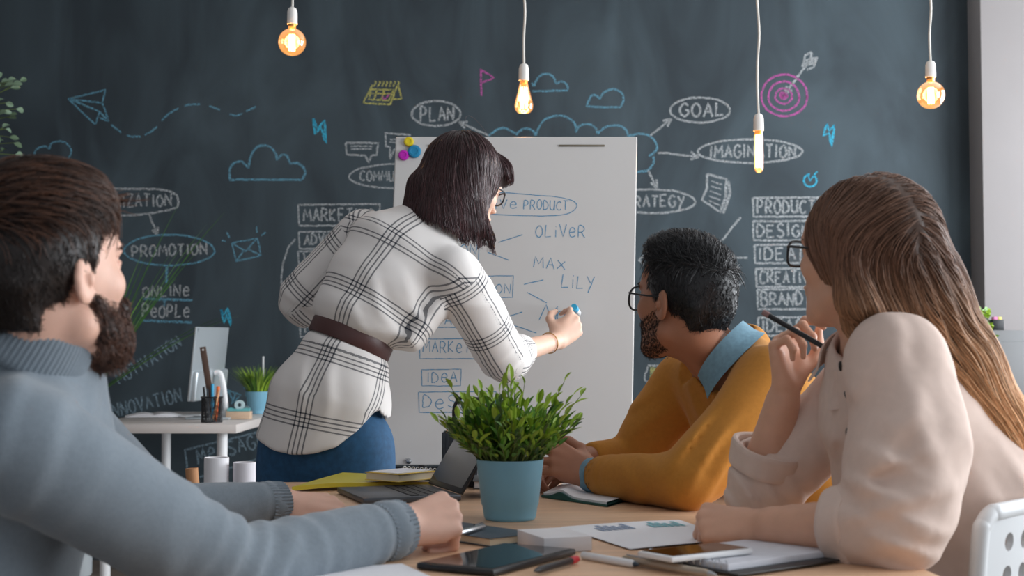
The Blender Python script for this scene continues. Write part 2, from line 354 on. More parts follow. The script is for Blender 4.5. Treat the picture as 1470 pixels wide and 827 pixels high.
wl(s, 'envelope_drawing', c_blue)
for txt, x, y0, y1, xe in (('MARKETING',428,294,324,545),('ADVERTISING',429,333,357,545),('WORK',428,361,387,500),('SALES',429,425,450,520),('PRICE',430,456,484,520)):
    s = S(2.6); s.box(x, y0, xe, y1); s.text(txt, x+8, y1-6, xe-8, y1-7, min(18, y1-y0-9), 2.6); wl(s, txt.lower()+'_lettering', c_white)
s = S(2.4); s.line([(424,343),(412,360),(404,395),(408,425),(419,445)], curve=True); s.line([(411,447),(420,446),(423,437)]); wl(s, 'arc_drawing', c_white)
s = S(2.4); s.text('MOTIVATION',172,552,262,497,17,2.4); s.text('INNOVATION',157,600,262,576,19,2.6); wl(s, 'motivation_lettering', c_dim)
s = S(2.8); s.line([(380,618),(265,646),(271,690),(392,652)]); s.text('MeSSAGe',285,666,382,640,20,2.8); wl(s, 'message_lettering', c_dim)
s = S(2.4); s.line([(326,560),(345,567),(336,578),(326,560)]); s.line([(338,566),(332,580)]); s.line([(350,556),(362,562),(352,568)]); wl(s, 'plane_drawing', c_blue)
s = S(2.8); s.line([(931,525),(950,524),(968,516),(985,505)], curve=True); s.line([(931,525),(926,546),(948,548),(970,540),(992,526)], curve=True); s.line([(910,583),(925,591),(938,602)]); wl(s, 'banknote_drawing', c_white)
s = S(15); s.line([(933,535),(952,534),(970,526),(986,515)], curve=True); wl(s, 'banknote_fill_drawing', chalk('pale_yellow_chalk', rgb(190, 190, 120), 0.6))
s = S(2.6); s.line([(1160,545),(1187,548),(1172,566),(1160,545)]); s.line([(1168,550),(1172,566)]); wl(s, 'plane_drawing', c_teal)
# ------------------------------------------------------------------ shared materials
m_wood = mat('table_oak', rgb(218, 178, 144), rough=0.42, noise=0.13, nscale=5, stretch=(1.2, 14, 6), bump=0.05, bscale=8)
m_white = mat('white_plastic', rgb(232, 234, 236), rough=0.4)
m_paper = mat('paper', rgb(234, 234, 238), rough=0.85)
m_cream = mat('cream_paper', rgb(225, 212, 185), rough=0.85)
m_black = mat('black_plastic', rgb(24, 26, 30), rough=0.4)
m_screen = mat('black_glass', rgb(8, 9, 12), rough=0.06, spec=0.6)
m_metal = mat('brushed_metal', rgb(190, 195, 200), rough=0.3, metal=1.0)
m_steel = mat('painted_steel', rgb(130, 132, 134), rough=0.42, metal=0.3)
m_bluepot = mat('blue_ceramic', rgb(122, 176, 200), rough=0.5, noise=0.02, nscale=30)
m_soil = mat('potting_soil', rgb(45, 35, 28), rough=0.95, noise=0.3, nscale=120)

# ------------------------------------------------------------------ meeting table
tb = empty('meeting_table', (0.02, 2.28, 0), 'long pale oak meeting table covered with papers and gadgets between the seated people', 'table', rot=(0, 0, .073))
MB().box((0, 0, .732), (1.045, 1.96, .036), bev=.004).build('tabletop', m_wood, tb, local=True)
for sx in (-.47, .47):
    for sy in (-.92, .92): MB().box((sx, sy, .357), (.05, .05, .714), bev=.004).build('leg', m_white, tb, local=True)

# ------------------------------------------------------------------ leaves
def leaf(mb, base, d, up, L, wd, m=0, fold=0.25):
    d = unit(d); s = np.cross(d, up)
    if np.linalg.norm(s) < 1e-3: s = np.cross(d, (1, 0, 0))
    s = unit(s); n = np.cross(s, d); vs = []
    for t, w in ((0, .12), (.3, .9), (.62, 1.0), (.85, .6), (1, .04)):
        c = base + d*L*t - n*L*0.18*t*t
        vs += [c - s*wd*w*.5 + n*wd*fold*w, c, c + s*wd*w*.5 + n*wd*fold*w]
    fs = []
    for i in range(4):
        a = 3*i; fs += [(a, a+1, a+4, a+3), (a+1, a+2, a+5, a+4)]
    mb.add(vs, fs, m)
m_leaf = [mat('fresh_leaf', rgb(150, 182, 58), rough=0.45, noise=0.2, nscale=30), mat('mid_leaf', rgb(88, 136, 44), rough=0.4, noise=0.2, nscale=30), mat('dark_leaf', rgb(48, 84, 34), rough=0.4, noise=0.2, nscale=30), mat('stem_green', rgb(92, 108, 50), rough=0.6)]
def pot(parent, R0, R1, h, m, lip=0.004):
    t = 0.004
    return MB().lathe([(0.0, 0), (R0*.93, 0), (R0*.98, .003), (R0, h*.02+.004), (R0+(R1-R0)*.2, h*.235), (R0+(R1-R0)*.22+.0012, h*.25), (R1-.001, h-.003), (R1, h), (R1-t, h), (R1-t-.001, h-.012), (R0*.9, .012), (0, .012)], n=48, close=False).build('pot', m, parent, local=True)
# ---- the bushy plant on the table
pl = empty('potted_plant', (T(732, 750)[0], T(732, 750)[1]+0.045, 0.7505), 'bushy green plant in a light blue pot in the middle of the meeting table', 'potted plant')
pot(pl, 0.0465, 0.0605, 0.106, m_bluepot)
MB().lathe([(0, .098), (.054, .096)], n=32, close=False).build('soil', m_soil, pl, local=True)
fo = MB(); r = random.Random(3)
for k in range(210):
    a = r.uniform(0, 2*math.pi); rr = 0.05*math.sqrt(r.random()); b = np.array([rr*math.cos(a), rr*math.sin(a), 0.096])
    sp = rr/0.05; L = r.uniform(0.06, 0.135)*(1.08-0.25*sp)
    if k < 9: L = r.uniform(0.14, 0.165)
    lean = (sp*0.62+r.uniform(-.15, .22)); d = unit([math.cos(a)*lean, math.sin(a)*lean, 1.0])
    pts = [b + d*L*t + np.array([math.cos(a), math.sin(a), -0.5])*0.018*sp*t*t for t in np.linspace(0, 1, 5)]
    fo.tube(pts, [.0013, .0012, .0011, .0009, .0006], n=4, m=3, cap=False)
    nl = 6
    for j in range(nl):
        t = 0.28+0.72*j/(nl-1); q = pts[0]*(1-t)+pts[-1]*t if t < .01 else np.array([np.interp(t, np.linspace(0, 1, 5), [p_[i] for p_ in pts]) for i in range(3)])
        aa = a + r.uniform(-2.6, 2.6); dd = unit(d*r.uniform(.7, 1.6) + np.array([math.cos(aa), math.sin(aa), r.uniform(-.1, .5)])*r.uniform(.5, 1.0))
        if j == nl-1: dd = unit(d + np.array([r.uniform(-.3, .3), r.uniform(-.3, .3), 0]))
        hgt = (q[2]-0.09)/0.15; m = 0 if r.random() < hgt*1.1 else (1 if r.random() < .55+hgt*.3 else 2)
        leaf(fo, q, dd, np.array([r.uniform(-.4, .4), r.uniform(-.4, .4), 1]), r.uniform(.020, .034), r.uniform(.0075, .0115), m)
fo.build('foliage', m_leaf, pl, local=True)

# ------------------------------------------------------------------ laptop
lap = empty('laptop', (-0.2, 2.9, 0.75), 'open dark laptop leaning back beside the blue plant pot', 'laptop')
A = V(-0.178, 3.03, 0.764); D = V(-0.100, 2.81, 0.764); hx = unit(D-A); up = unit(V(0.108, 0.02, 0.172)); up = unit(up - hx*np.dot(up, hx)); nf = np.cross(hx, up)
Rl = np.column_stack([hx, up, nf]); Lw = np.linalg.norm(D-A)
MB().box((A+D)/2+up*0.1, (Lw, 0.2, 0.006), R=Rl, bev=0.002).build('screen_lid', m_black, lap)
MB().box((A+D)/2+up*0.102+nf*0.0035*np.sign(np.dot(nf, V(0, -1, .3))), (Lw-0.012, 0.182, 0.0012), R=Rl).build('display', mat('laptop_screen', rgb(30, 27, 26), rough=.22, spec=.35), lap)
bx = unit(np.cross(V(0, 0, 1), hx)); bx = bx if bx[0] < 0 else -bx
Rb = np.column_stack([hx, bx, V(0, 0, 1)])
base = MB().box((A+D)/2*V(1, 1, 0)+V(0, 0, 0.7575)+bx*0.1, (Lw, 0.2, 0.012), R=Rb, bev=0.003).build('base', mat('graphite_metal', rgb(82, 86, 92), rough=0.35, metal=0.5), lap)
kb = MB()
for i in range(11):
    for j in range(4):
        kb.box((A+D)/2*V(1, 1, 0)+V(0, 0, 0.7642)+hx*((i-5)*.0195)+bx*(.035+j*.0195), (.0165, .0165, .0016), R=Rb)
kb.build('keyboard', m_black, lap)

# ------------------------------------------------------------------ flipchart
TLc, TRc, BRc, BLc = P(568, 196, 4.09), P(915, 196, 4.09), P(907, 668, 3.97), P(550, 668, 3.97)
bn = unit(np.cross(TRc-TLc, BLc-TLc)); bn = bn if bn[1] < 0 else -bn
m_wb = mat('whiteboard_enamel', rgb(203, 201, 199), rough=0.28, spec=0.4, noise=0.012, nscale=4)
fc = empty('flipchart', (0, 4.12, 0), 'white flipchart board with blue handwriting on a dark stand behind the standing woman', 'flipchart')
def onboard(off):
    def f(px, py):
        d = P(px, py, 1.0) - np.array([0, 0, CAMZ]); t = np.dot(TLc+bn*off-np.array([0, 0, CAMZ]), bn)/np.dot(d, bn)
        return np.array([0, 0, CAMZ])+d*t
    return f
bb = MB(); th = 0.014
vs = [c for c in (TLc, TRc, BRc, BLc)] + [c-bn*th for c in (TLc, TRc, BRc, BLc)]
bm = bmesh.new(); bvs = [bm.verts.new(v) for v in vs]
for f in ((0, 1, 2, 3), (7, 6, 5, 4), (0, 4, 5, 1), (1, 5, 6, 2), (2, 6, 7, 3), (3, 7, 4, 0)): bm.faces.new([bvs[i] for i in f])
bmesh.ops.recalc_face_normals(bm, faces=bm.faces[:]); bmesh.ops.bevel(bm, geom=bm.edges[:], offset=0.0035, segments=2, profile=.5, affect='EDGES')
me = bpy.data.meshes.new('board'); bm.to_mesh(me); bm.free(); board = link('board', me, m_wb, fc)
m_ink = chalk('blue_marker_ink', rgb(78, 146, 188), 0.78, scale=400, lo=.3, hi=.5)
ink = Strokes(onboard(0.0006), 1.3, 0.15)
ink.line([(640,283),(665,277),(712,276),(770,280),(808,284),(826,291),(826,300),(810,308),(770,310),(712,308),(650,305)], curve=True); ink.text('CReATIVe',640,299,742,300,13); ink.text('PRODUCT',752,300,815,302,13)
ink.text('OLiVeR',769,340,840,341,17); ink.text('MAX',766,384,811,388,16); ink.text('LiLY',806,413,852,416,19,gap=.5) if False else ink.text('LiLY',806,413,852,416,19)
ink.line([(774,460),(784,437),(789,452),(801,440),(797,461)]); ink.line([(812,448),(803,447),(800,457),(806,462),(812,449),(812,462)],curve=True); ink.line([(816,449),(818,460),(823,450),(829,449)])
for l in ([(715,348),(750,337)],[(700,362),(731,374)],[(752,408),(780,402)],[(757,420),(785,435)],[(728,455),(750,448)],[(731,465),(770,478)],[(640,385),(665,395)]): ink.line(l)
ink.box(615,345,688,374); ink.text('VISION',620,364,684,366,14); ink.box(600,397,737,427); ink.text('APPLICATION',612,420,733,421,14)
ink.box(585,445,718,470); ink.text('DATA',600,466,648,466,14); ink.box(602,487,712,515); ink.text('MARKeTING',607,505,704,507,16); ink.box(605,531,662,554); ink.text('IDeA',613,549,656,549,15); ink.box(601,563,712,592); ink.text('DeSIGN',607,585,700,586,17)
ink.build('handwriting', m_ink, board)
for x0, x1 in ((614, 652), (802, 868)):
    f = onboard(0.002); a, b = f(x0, 209), f(x1, 209)
    MB().box((a+b)/2, (np.linalg.norm(b-a), 0.003, 0.0055), R=np.column_stack([unit(b-a), bn, np.cross(unit(b-a), bn)]), bev=.001).build('paper_clip_rail', mat('rail_brass', rgb(120, 112, 96), rough=.4, metal=.5), fc)
f = onboard(0.0); c = f(587, 662)
MB().lathe([(0, 0), (.008, 0), (.008, .005), (.005, .009), (0, .010)], n=20, c=c, R=frame_z(bn), close=False).build('bolt', m_metal, fc)
tr = MB(); a, b = onboard(0)(548, 672), onboard(0)(909, 672); cc = (a+b)/2
tr.box(cc+V(0, 0.02, -0.018), (0.72, 0.05, 0.04), bev=.006); tr.build('tray', m_black, fc)
for x, y, tx, ty in ((-0.40, 3.86, -0.25, 4.05), (0.38, 3.86, 0.25, 4.05), (0.0, 4.75, 0.0, 4.14)):
    MB().tube([V(x, y, 0.012), V(tx, ty, 0.75), V(tx*.6, 4.13, 1.45)], .012, n=12).build('leg', m_black, fc)
m_mag = {'yellow': mat('yellow_magnet', rgb(222, 200, 20), rough=.3), 'blue': mat('blue_magnet', rgb(20, 130, 175), rough=.3), 'magenta': mat('magenta_magnet', rgb(185, 25, 175), rough=.3)}
for nm, px, py, rp in (('yellow', 587, 204, 7.2), ('blue', 595, 218, 9.6), ('magenta', 579.5, 223.5, 7.6)):
    c = onboard(0.0005)(px, py); R = rp*c[1]/FPX
    mg = MB().lathe([(0, 0), (R*.95, 0), (R, .002), (R, .006), (R*.85, .0095), (R*.55, .0105), (R*.5, .0095), (0, .0092)], n=32, R=frame_z(bn), close=False).build('magnet', m_mag[nm])
    mg.location = c; props(mg, 'round %s magnet in the upper left corner of the white flipchart' % nm, 'magnet', 'magnets on the flipchart')

# ------------------------------------------------------------------ pendant lamps
m_cord = mat('white_cord', rgb(215, 212, 205), rough=.7); m_sock = mat('white_socket', rgb(226, 224, 220), rough=.45)
m_bulb = bpy.data.materials.new('amber_bulb_glass'); m_bulb.use_nodes = True; nt = m_bulb.node_tree; nt.nodes.clear()
out = nt.nodes.new('ShaderNodeOutputMaterial'); mix = nt.nodes.new('ShaderNodeMixShader'); tr_ = nt.nodes.new('ShaderNodeBsdfTransparent'); gl = nt.nodes.new('ShaderNodeBsdfGlossy'); em = nt.nodes.new('ShaderNodeEmission'); ad = nt.nodes.new('ShaderNodeAddShader'); lw = nt.nodes.new('ShaderNodeLayerWeight')
tr_.inputs[0].default_value = (1.0, .80, .55, 1); gl.inputs['Roughness'].default_value = .05; em.inputs[0].default_value = (1, .42, .10, 1); em.inputs[1].default_value = .34
lw.inputs[0].default_value = .35; nt.links.new(lw.outputs['Facing'], mix.inputs[0]); nt.links.new(tr_.outputs[0], mix.inputs[1]); nt.links.new(gl.outputs[0], mix.inputs[2]); nt.links.new(mix.outputs[0], ad.inputs[0]); nt.links.new(em.outputs[0], ad.inputs[1]); nt.links.new(ad.outputs[0], out.inputs[0])
m_fil = emit('glowing_filament', (1.0, .62, .22), 16.0)
LY = 4.6; u = LY/FPX
def lamp(x, ysock0, ysock1, ybot, kind, label):
    c = P(x, ysock1, LY); H = (ysock1-ysock0)*u; L = (ybot-ysock1)*u
    e = empty('pendant_lamp', c, label, 'pendant lamp', 'bare bulb pendant lamps')
    wob = [V(0, 0, H-.004)]; k = 0
    while wob[-1][2] + c[2] < 3.40: k += 1; wob.append(V(.004*math.sin(k*1.9+x), .002*math.cos(k), wob[-1][2]+.09))
    wob.append(V(0, 0, 3.5-c[2])); MB().tube(smooth_line(wob, 4), .0040, n=8).build('cord', m_cord, e, local=True)
    MB().lathe([(.0, H), (.006, H), (.0125, H*.93), (.0165, H*.72), (.0172, 0.0), (.0150, 0.0), (.0150, .01), (0, .01)], n=32, close=False).build('socket', m_sock, e, local=True)
    if kind == 'globe': R = .0455; zc = -L+R; prof = [(.0125, .004), (.0130, zc+R*.98)] + [(R*math.sin(t), zc+R*math.cos(t)) for t in np.linspace(.33, math.pi, 24)]; fr, f0, f1 = .0085, zc+R*.55, zc-R*.62
    elif kind == 'drop': prof = [(.0125, .004), (.0135, -.008), (.0165, -.022), (.022, -.045), (.028, -.068), (.0308, -.082), (.029, -.095), (.021, -.105), (.008, -L+.004), (.003, -L), (0, -L)]; fr, f0, f1 = .010, -.022, -.090
    else: prof = [(.0125, .004), (.0145, -.012), (.0150, -.02), (.0150, -L+.016), (.012, -L+.006), (.006, -L+.001), (0, -L)]; fr, f0, f1 = .008, -.012, -L+.018
    bu = MB().lathe(prof, n=40, close=False).build('bulb', m_bulb, e, local=True)
    MB().lathe([(.0128, .003), (.0132, -.004), (.0125, -.010), (.012, -.012)], n=24, close=False).build('bulb_cap', mat('brass_cap', rgb(200, 150, 90), rough=.3, metal=1.0), bu, local=True)
    fm = MB(); n = 9
    for i in range(n):
        a = 2*math.pi*i/n; b = 2*math.pi*(i+.5)/n
        fm.tube([V(fr*math.cos(a), fr*math.sin(a), f0), V(fr*1.1*math.cos(b), fr*1.1*math.sin(b), f1)], .0016, n=6); fm.tube([V(fr*1.1*math.cos(b), fr*1.1*math.sin(b), f1), V(fr*math.cos(a+2*math.pi/n), fr*math.sin(a+2*math.pi/n), f0)], .0016, n=6)
    fm.build('filament', m_fil, bu, local=True)
    l = bpy.data.lights.new('bulb_light', 'POINT'); l.energy = 2.2; l.color = (1, .55, .2); l.shadow_soft_size = .03
    lo = bpy.data.objects.new('bulb_light', l); COL.objects.link(lo); lo.parent = e; lo.location = (0, 0, (f0+f1)/2)
lamp(419.5, 10, 35, 81, 'globe', 'hanging globe bulb on the shortest cord, left of the others by the dashed chalk trail')
lamp(752, 91, 116, 161, 'drop', 'hanging teardrop bulb with pointed tip, over the white flipchart')
lamp(1089, 163, 188, 249, 'tube', 'hanging slim tube bulb, lowest of the four lamps, by the chalk target')
lamp(1336, 87, 111, 157, 'globe', 'hanging globe bulb close to the pale pillar')

# ------------------------------------------------------------------ things on the table
def sheet_quad(name, pts, z0, h, m, label, cat, group=None, bev=.0012):
    """flat block whose outline is four measured points on the table"""
    q = [np.array([*T(px, py, z0)[:2]]) for px, py in pts]; c = sum(q)/4
    e1 = unit((q[1]-q[0])+(q[2]-q[3])); e2 = np.array([-e1[1], e1[0]]); w = (np.dot(q[1]-q[0], e1)+np.dot(q[2]-q[3], e1))/2; d = abs(np.dot(q[3]-q[0], e2)+np.dot(q[2]-q[1], e2))/2
    R = np.column_stack([[*e1, 0], [*e2, 0], [0, 0, 1]])
    return np.array([*c, z0]), R, abs(w), d
# tablet
c, R, w, d = sheet_quad('', [(600,817),(722,788),(828,797),(706,829)], .751, .009, None, '', '')
tab = empty('tablet', c, 'black glossy tablet lying face up in the middle front of the table', 'tablet')
MB().box(c+V(0,0,.0048), (w, d, .009), R=R, bev=.003).build('body', m_black, tab); MB().box(c+V(0,0,.0096), (w-.012, d-.012, .0008), R=R).build('display', m_screen, tab)
# black pen with red end, by the tablet
def pen(name, a, b, r, m, label, cat='pen', tip=None, cap=None, clip=None, group=None, capl=.32):
    a = np.asarray(a, float); b = np.asarray(b, float); L = np.linalg.norm(b-a); e = empty(name, (a+b)/2, label, cat, group); R = frame_z(b-a)
    MB().lathe([(0, 0), (r*.8, 0), (r, .002), (r, L*.86), (r*.7, L*.92), (r*.25, L*.985), (0, L)], n=16, c=a, R=R, close=False).build('barrel', m, e)
    if cap: MB().lathe([(0, -.002), (r*1.05, -.002), (r*1.12, .001), (r*1.12, L*capl), (r, L*capl+.001)], n=16, c=a, R=R, close=False).build('cap', cap, e)
    if tip: MB().lathe([(r*.72, L*.915), (r*.74, L*.92), (r*.28, L*.985), (0, L*1.002)], n=12, c=a, R=R, close=False).build('tip', tip, e)
    if clip: MB().box(a+unit(b-a)*L*.17+V(0, 0, r*1.15), (.002, .0025, L*.28), R=R, bev=.0006).build('clip', clip, e)
    return e
m_red = mat('red_plastic', rgb(190, 40, 50), rough=.4); m_orange = mat('orange_plastic', rgb(235, 110, 50), rough=.4); m_cyan = mat('cyan_plastic', rgb(40, 160, 205), rough=.4)
pen('pen', T(827, 803, .757), T(766, 820, .757), .0048, m_black, 'black pen with a red end lying against the right edge of the tablet', cap=m_red, capl=.12)
# dark notebook under the hand + silver pen
def notebook(name, pts, z0, h, mc, mp, label, cat='notebook', group=None, cover_h=.0015):
    c, R, w, d = sheet_quad('', pts, z0, h, None, '', '')
    e = empty(name, c, label, cat, group)
    MB().box(c+V(0, 0, h-cover_h/2), (w, d, cover_h), R=R, bev=.0006).build('front_cover', mc, e); MB().box(c+V(0, 0, cover_h/2), (w, d, cover_h), R=R, bev=.0006).build('back_cover', mc, e)
    MB().box(c+V(0, 0, h/2), (w-.006, d-.006, h-2*cover_h), R=R).build('pages', mp, e); return e, c, R, w, d
m_dkteal = mat('dark_slate_cover', rgb(58, 72, 84), rough=.5, noise=.15, nscale=40); m_green = mat('dark_green_cover', rgb(30, 88, 84), rough=.5)
notebook('notebook', [(640,763),(700,757),(735,781),(655,792)], .751, .013, m_dkteal, m_cream, 'dark slate covered notebook with cream pages under the silver pen')
pen('pen', V(*T(694,757,.768)[:2], .770), V(*T(650,770,.768)[:2], .770), .0048, m_metal, 'silver pen lying on the dark notebook beside the resting hand', tip=m_black, clip=m_black)
# note block
c, R, w, d = sheet_quad('', [(746,782),(783,795),(848,790),(805,776)], .751, .02, None, '', '')
nb = MB().box((0, 0, .011), (max(w, .05), max(d, .06), .022), R=R, bev=.0008).build('note_block', mat('note_paper', rgb(226, 224, 226), rough=.85, noise=.03, nscale=200, stretch=(.1, .1, 8))); nb.location = c; props(nb, 'thick block of white note paper between the tablet and the chart sheets', 'note block')
# chart sheets
q = [T(805,757,.752), T(975,747,.752), T(1062,776,.752), T(905,789,.752)]
def bil(u, v, dz=0): return (q[0]*(1-u)+q[1]*u)*(1-v)+(q[3]*(1-u)+q[2]*u)*v + V(0, 0, dz+.0015*math.sin(u*3))
cs = empty('chart_sheet', sum(q)/4, 'white printed sheet with small blue and teal bar charts beside the note block', 'paper')
sb = MB().quadgrid(lambda a, b: bil(a, b, .0008), 8, 8); sb.quadgrid(lambda a, b: bil(a, b, 0), 8, 8); sb.build('sheet', m_paper, cs)
m_bar1 = mat('printed_teal', rgb(130, 185, 195), rough=.85); m_bar2 = mat('printed_slate', rgb(140, 155, 180), rough=.85)
for u0, mm in ((.18, m_bar2), (.62, m_bar1)):
    cb = MB()
    for k in range(6): cb.quadgrid(lambda a, b, k=k: bil(u0+.05*k+.035*a, .32-(.04+.05*((k*3) % 4)*.4+.05)*b*1.6, .0016), 1, 2)
    cb.build('printed_chart', mm, cs)
# white stylus, spiral notebook, white phone, beige pen
pen('stylus', T(836,797,.756), T(918,811,.756), .0055, m_white, 'short white marker lying in front of the note block', cat='marker', tip=m_dkteal)
c, R, w, d = sheet_quad('', [(1082,783),(1202,799),(1052,826),(942,806)], .752, .01, None, '', '')
sn = empty('spiral_notebook', c, 'open white notebook on a black cover under the woman\'s resting forearm', 'notebook')
MB().box(c+R@V(.012, .0, .0025), (w+.03, d+.02, .003), R=R, bev=.001).build('cover', m_black, sn); MB().box(c+V(0, 0, .0085), (w, d, .009), R=R, bev=.001).build('pages', mat('ruled_paper', rgb(218, 220, 228), rough=.85, noise=.04, nscale=60), sn)
sp = MB()
for k in range(12): sp.tube([c+R@V(-w/2+w*(k+.5)/12, -d/2-.001+.006*math.cos(t), .010+.0075*math.sin(t)) for t in np.linspace(-.6, 3.8, 8)], .0009, n=5)
sp.build('spiral_wire', m_metal, sn)
c, R, w, d = sheet_quad('', [(917,799),(1036,787),(1076,796),(962,810)], .766, .008, None, '', '')
ph = empty('smartphone', c, 'white smartphone with a dark screen lying on the open white notebook', 'phone')
MB().box(c+V(0, 0, .0045), (w, d, .008), R=R, bev=.0028).build('body', m_white, ph); MB().box(c+V(0, 0, .0088), (w-.012, d-.008, .0008), R=R).build('display', m_screen, ph)
pen('pen', T(896,803,.757), T(1030,826,.757), .006, mat('beige_metal', rgb(185, 172, 155), rough=.3, metal=.6), 'beige metal pen in front of the white smartphone', tip=m_metal, clip=m_metal)
# open green notebook under the mustard man's hands
q2 = [T(777,713,.752), T(812,696,.752), T(898,719,.752), T(872,727,.752)]
gn = empty('open_notebook', sum(q2)/4, 'open notebook with dark green cover under the mustard sleeve and hands', 'notebook')
def bil2(u, v, z): return (q2[0]*(1-u)+q2[3]*u)*(1-v)+(q2[1]*(1-u)+q2[2]*u)*v+V(0, 0, z)
def curl(u): return .003+.011*math.exp(-((u-.3)/.13)**2)
mg_ = MB().quadgrid(lambda a, b: bil2(a, b, curl(a)), 24, 2); mg_.quadgrid(lambda a, b: bil2(a, b, -.001), 24, 2)
for v in (0, 1): mg_.quadgrid(lambda a, b, v=v: bil2(a, v, -.001+(curl(a)+.001)*b), 24, 1)
mg_.build('cover', m_green, gn)
mp_ = MB().quadgrid(lambda a, b: bil2(.02+.96*a, .04+.92*b, curl(.02+.96*a)+.0045), 24, 2); mp_.quadgrid(lambda a, b: bil2(.02+.96*a, .04, curl(.02+.96*a)+.0045*b), 24, 1); mp_.build('pages', m_paper, gn)
# yellow folder, notepad
q3 = [T(419,705,.752), T(535,702,.752), T(628,697,.757), T(492,687,.757)]
def bil3(u, v, z): return (q3[0]*(1-u)+q3[1]*u)*(1-v)+(q3[3]*(1-u)+q3[2]*u)*v+V(0, 0, z+.006*math.sin(math.pi*min(1, u*.8+v*.3)))
yf = MB().quadgrid(lambda a, b: bil3(a, b, .009), 12, 12); yf.quadgrid(lambda a, b: bil3(a, b, .0), 12, 12)
for e_ in ((lambda a, b: bil3(a, 0, .009*b)), (lambda a, b: bil3(a, 1, .009*b)), (lambda a, b: bil3(0, a, .009*b)), (lambda a, b: bil3(1, a, .009*b))): yf.quadgrid(e_, 12, 1)
yfo = yf.build('plastic_folder', mat('yellow_plastic', rgb(212, 196, 62), rough=.28, spec=.6)); props(yfo, 'shiny yellow plastic folder at the far edge of the table below the jeans', 'folder')
m_ycov = mat('yellow_card', rgb(222, 188, 80), rough=.6)
np_e, c, R, w, d = notebook('notepad', [(530,690),(584,693),(617,687),(572,682)], .772, .017, m_ycov, m_cream, 'small thick notepad with yellow cover and wire rings on the yellow folder', 'notepad')
sp = MB()
for k in range(8): sp.tube([c+R@V(-w/2+w*(k+.5)/8, d/2-.002+.006*math.cos(t), .014+.008*math.sin(t)) for t in np.linspace(-.6, 3.8, 8)], .0010, n=5)
sp.build('wire_ring', m_white, np_e)
MB().box(c+V(0, 0, .0178), (w*.8, d*.9, .0015), R=R).build('white_sheet', m_paper, np_e)
# pen holder behind the laptop with scissors and pencils
c = V(-0.115, 3.125, .751)
oh = empty('pen_holder', c, 'black ribbed pen holder behind the laptop lid', 'pen holder')
hb = MB(); hw, hd, hh, t = .075, .06, .118, .003
for (cx, cy, sx, sy) in ((0, -hd/2, hw, t), (0, hd/2, hw, t), (-hw/2, 0, t, hd), (hw/2, 0, t, hd)): hb.box(c+V(cx, cy, hh/2), (sx, sy, hh), bev=.001)
for k in range(9): hb.box(c+V(-hw/2+hw*(k+.5)/9, -hd/2-.002, hh/2), (.004, .003, hh-.004), bev=.001)
hb.box(c+V(0, 0, .002), (hw, hd, .003)); hb.build('box', mat('slate_plastic', rgb(48, 56, 66), rough=.4), oh)
sc = empty('scissors', c+V(.005, 0, .004), 'black handled scissors standing in the black pen holder', 'scissors')
lp = [c+V(-.012+.024*math.cos(t)+.022, .0, .160+.036*math.sin(t)) for t in np.linspace(0, 2*math.pi, 28)]
MB().tube(lp, .0042, n=10).build('handle', m_black, sc)
lp = [c+V(-.012+.020*math.cos(t)+.045, .01, .158+.034*math.sin(t)) for t in np.linspace(0, 2*math.pi, 28)]
MB().tube(lp, .0042, n=10).build('handle', m_black, sc)
MB().box(c+V(.014, .004, .06), (.012, .002, .11), bev=.0008).build('blade', m_metal, sc)
m_pencilwood = mat('pencil_wood', rgb(220, 165, 120), rough=.6)
for i, (dx, dy, hgt, mm, lab) in enumerate(((-.026, -.012, .128, m_orange, 'orange pencil poking out of the black pen holder left of the scissors'), (.0, .016, .134, m_ycov, 'yellow pencil poking out of the black pen holder, tallest there'), (-.016, .012, .125, m_red, 'red pencil behind the orange one in the black pen holder'))):
    pen('pencil', c+V(dx, dy, .004), c+V(dx*1.1, dy, hgt), .0038, mm, lab, cat='pencil', tip=m_pencilwood, group='pencils in the pen holder')
# white books behind the pot
for k, (z, hh_) in enumerate(((.751, .018), (.7692, .016))):
    e, *_ = notebook('book', [(676,702),(742,702),(748,693),(684,693)], z, hh_, m_white if k == 0 else m_steel, m_paper, ['white book lowest in the little stack behind the blue plant pot', 'grey covered book topmost in the little stack behind the blue plant pot'][k], 'book', 'books behind the plant')
# papers by the grey sleeve
sh = MB().box((0, 0, 0), (.21, .16, .0012), R=rotz(.4)).build('paper_sheet', m_paper); sh.location = (-.22, 1.87, .7512); props(sh, 'white paper sheet under the grey sleeve at the front of the table', 'paper')

# ------------------------------------------------------------------ paper rolls standing on the floor between the desks
def roll(px, ytop, rp, Y, tilt, m, label):
    t = P(px, ytop, Y); R = rp*Y/FPX; H = t[2]
    prof = [(R*.99, .0), (R, .003), (R, H-.001), (R-.0015, H), (R-.003, H-.001), (R-.003, .003), (R-.003, 0)]
    mb = MB().lathe(prof, n=40, R=tilt, close=False); 
    sp_ = [V((R-.004-.0016*a)*math.cos(a), (R-.004-.0016*a)*math.sin(a), 0) for a in np.linspace(0, 9, 40)]
    mb.add([tilt@(p+V(0, 0, H*.35)) for p in sp_]+[tilt@(p+V(0, 0, H-.004)) for p in sp_], [(i, i+1, 41+i, 40+i) for i in range(39)])
    o = mb.build('paper_roll', m); 
    zmin = min((tilt@np.array(v.co))[2]*0+v.co.z for v in o.data.vertices); o.location = (t[0]-(tilt@V(0, 0, H))[0], Y-(tilt@V(0, 0, H))[1], -zmin+.001)
    return props(o, label, 'paper roll', 'paper rolls')
roll(311, 657, 17.5, 4.15, np.eye(3), m_paper, 'thick white paper roll standing upright in front of the white desk leg')
roll(351, 664, 16, 4.15, np.eye(3), mat('roll_paper', rgb(228, 226, 232), rough=.8), 'white paper roll with a folded rim standing next to the jeans')
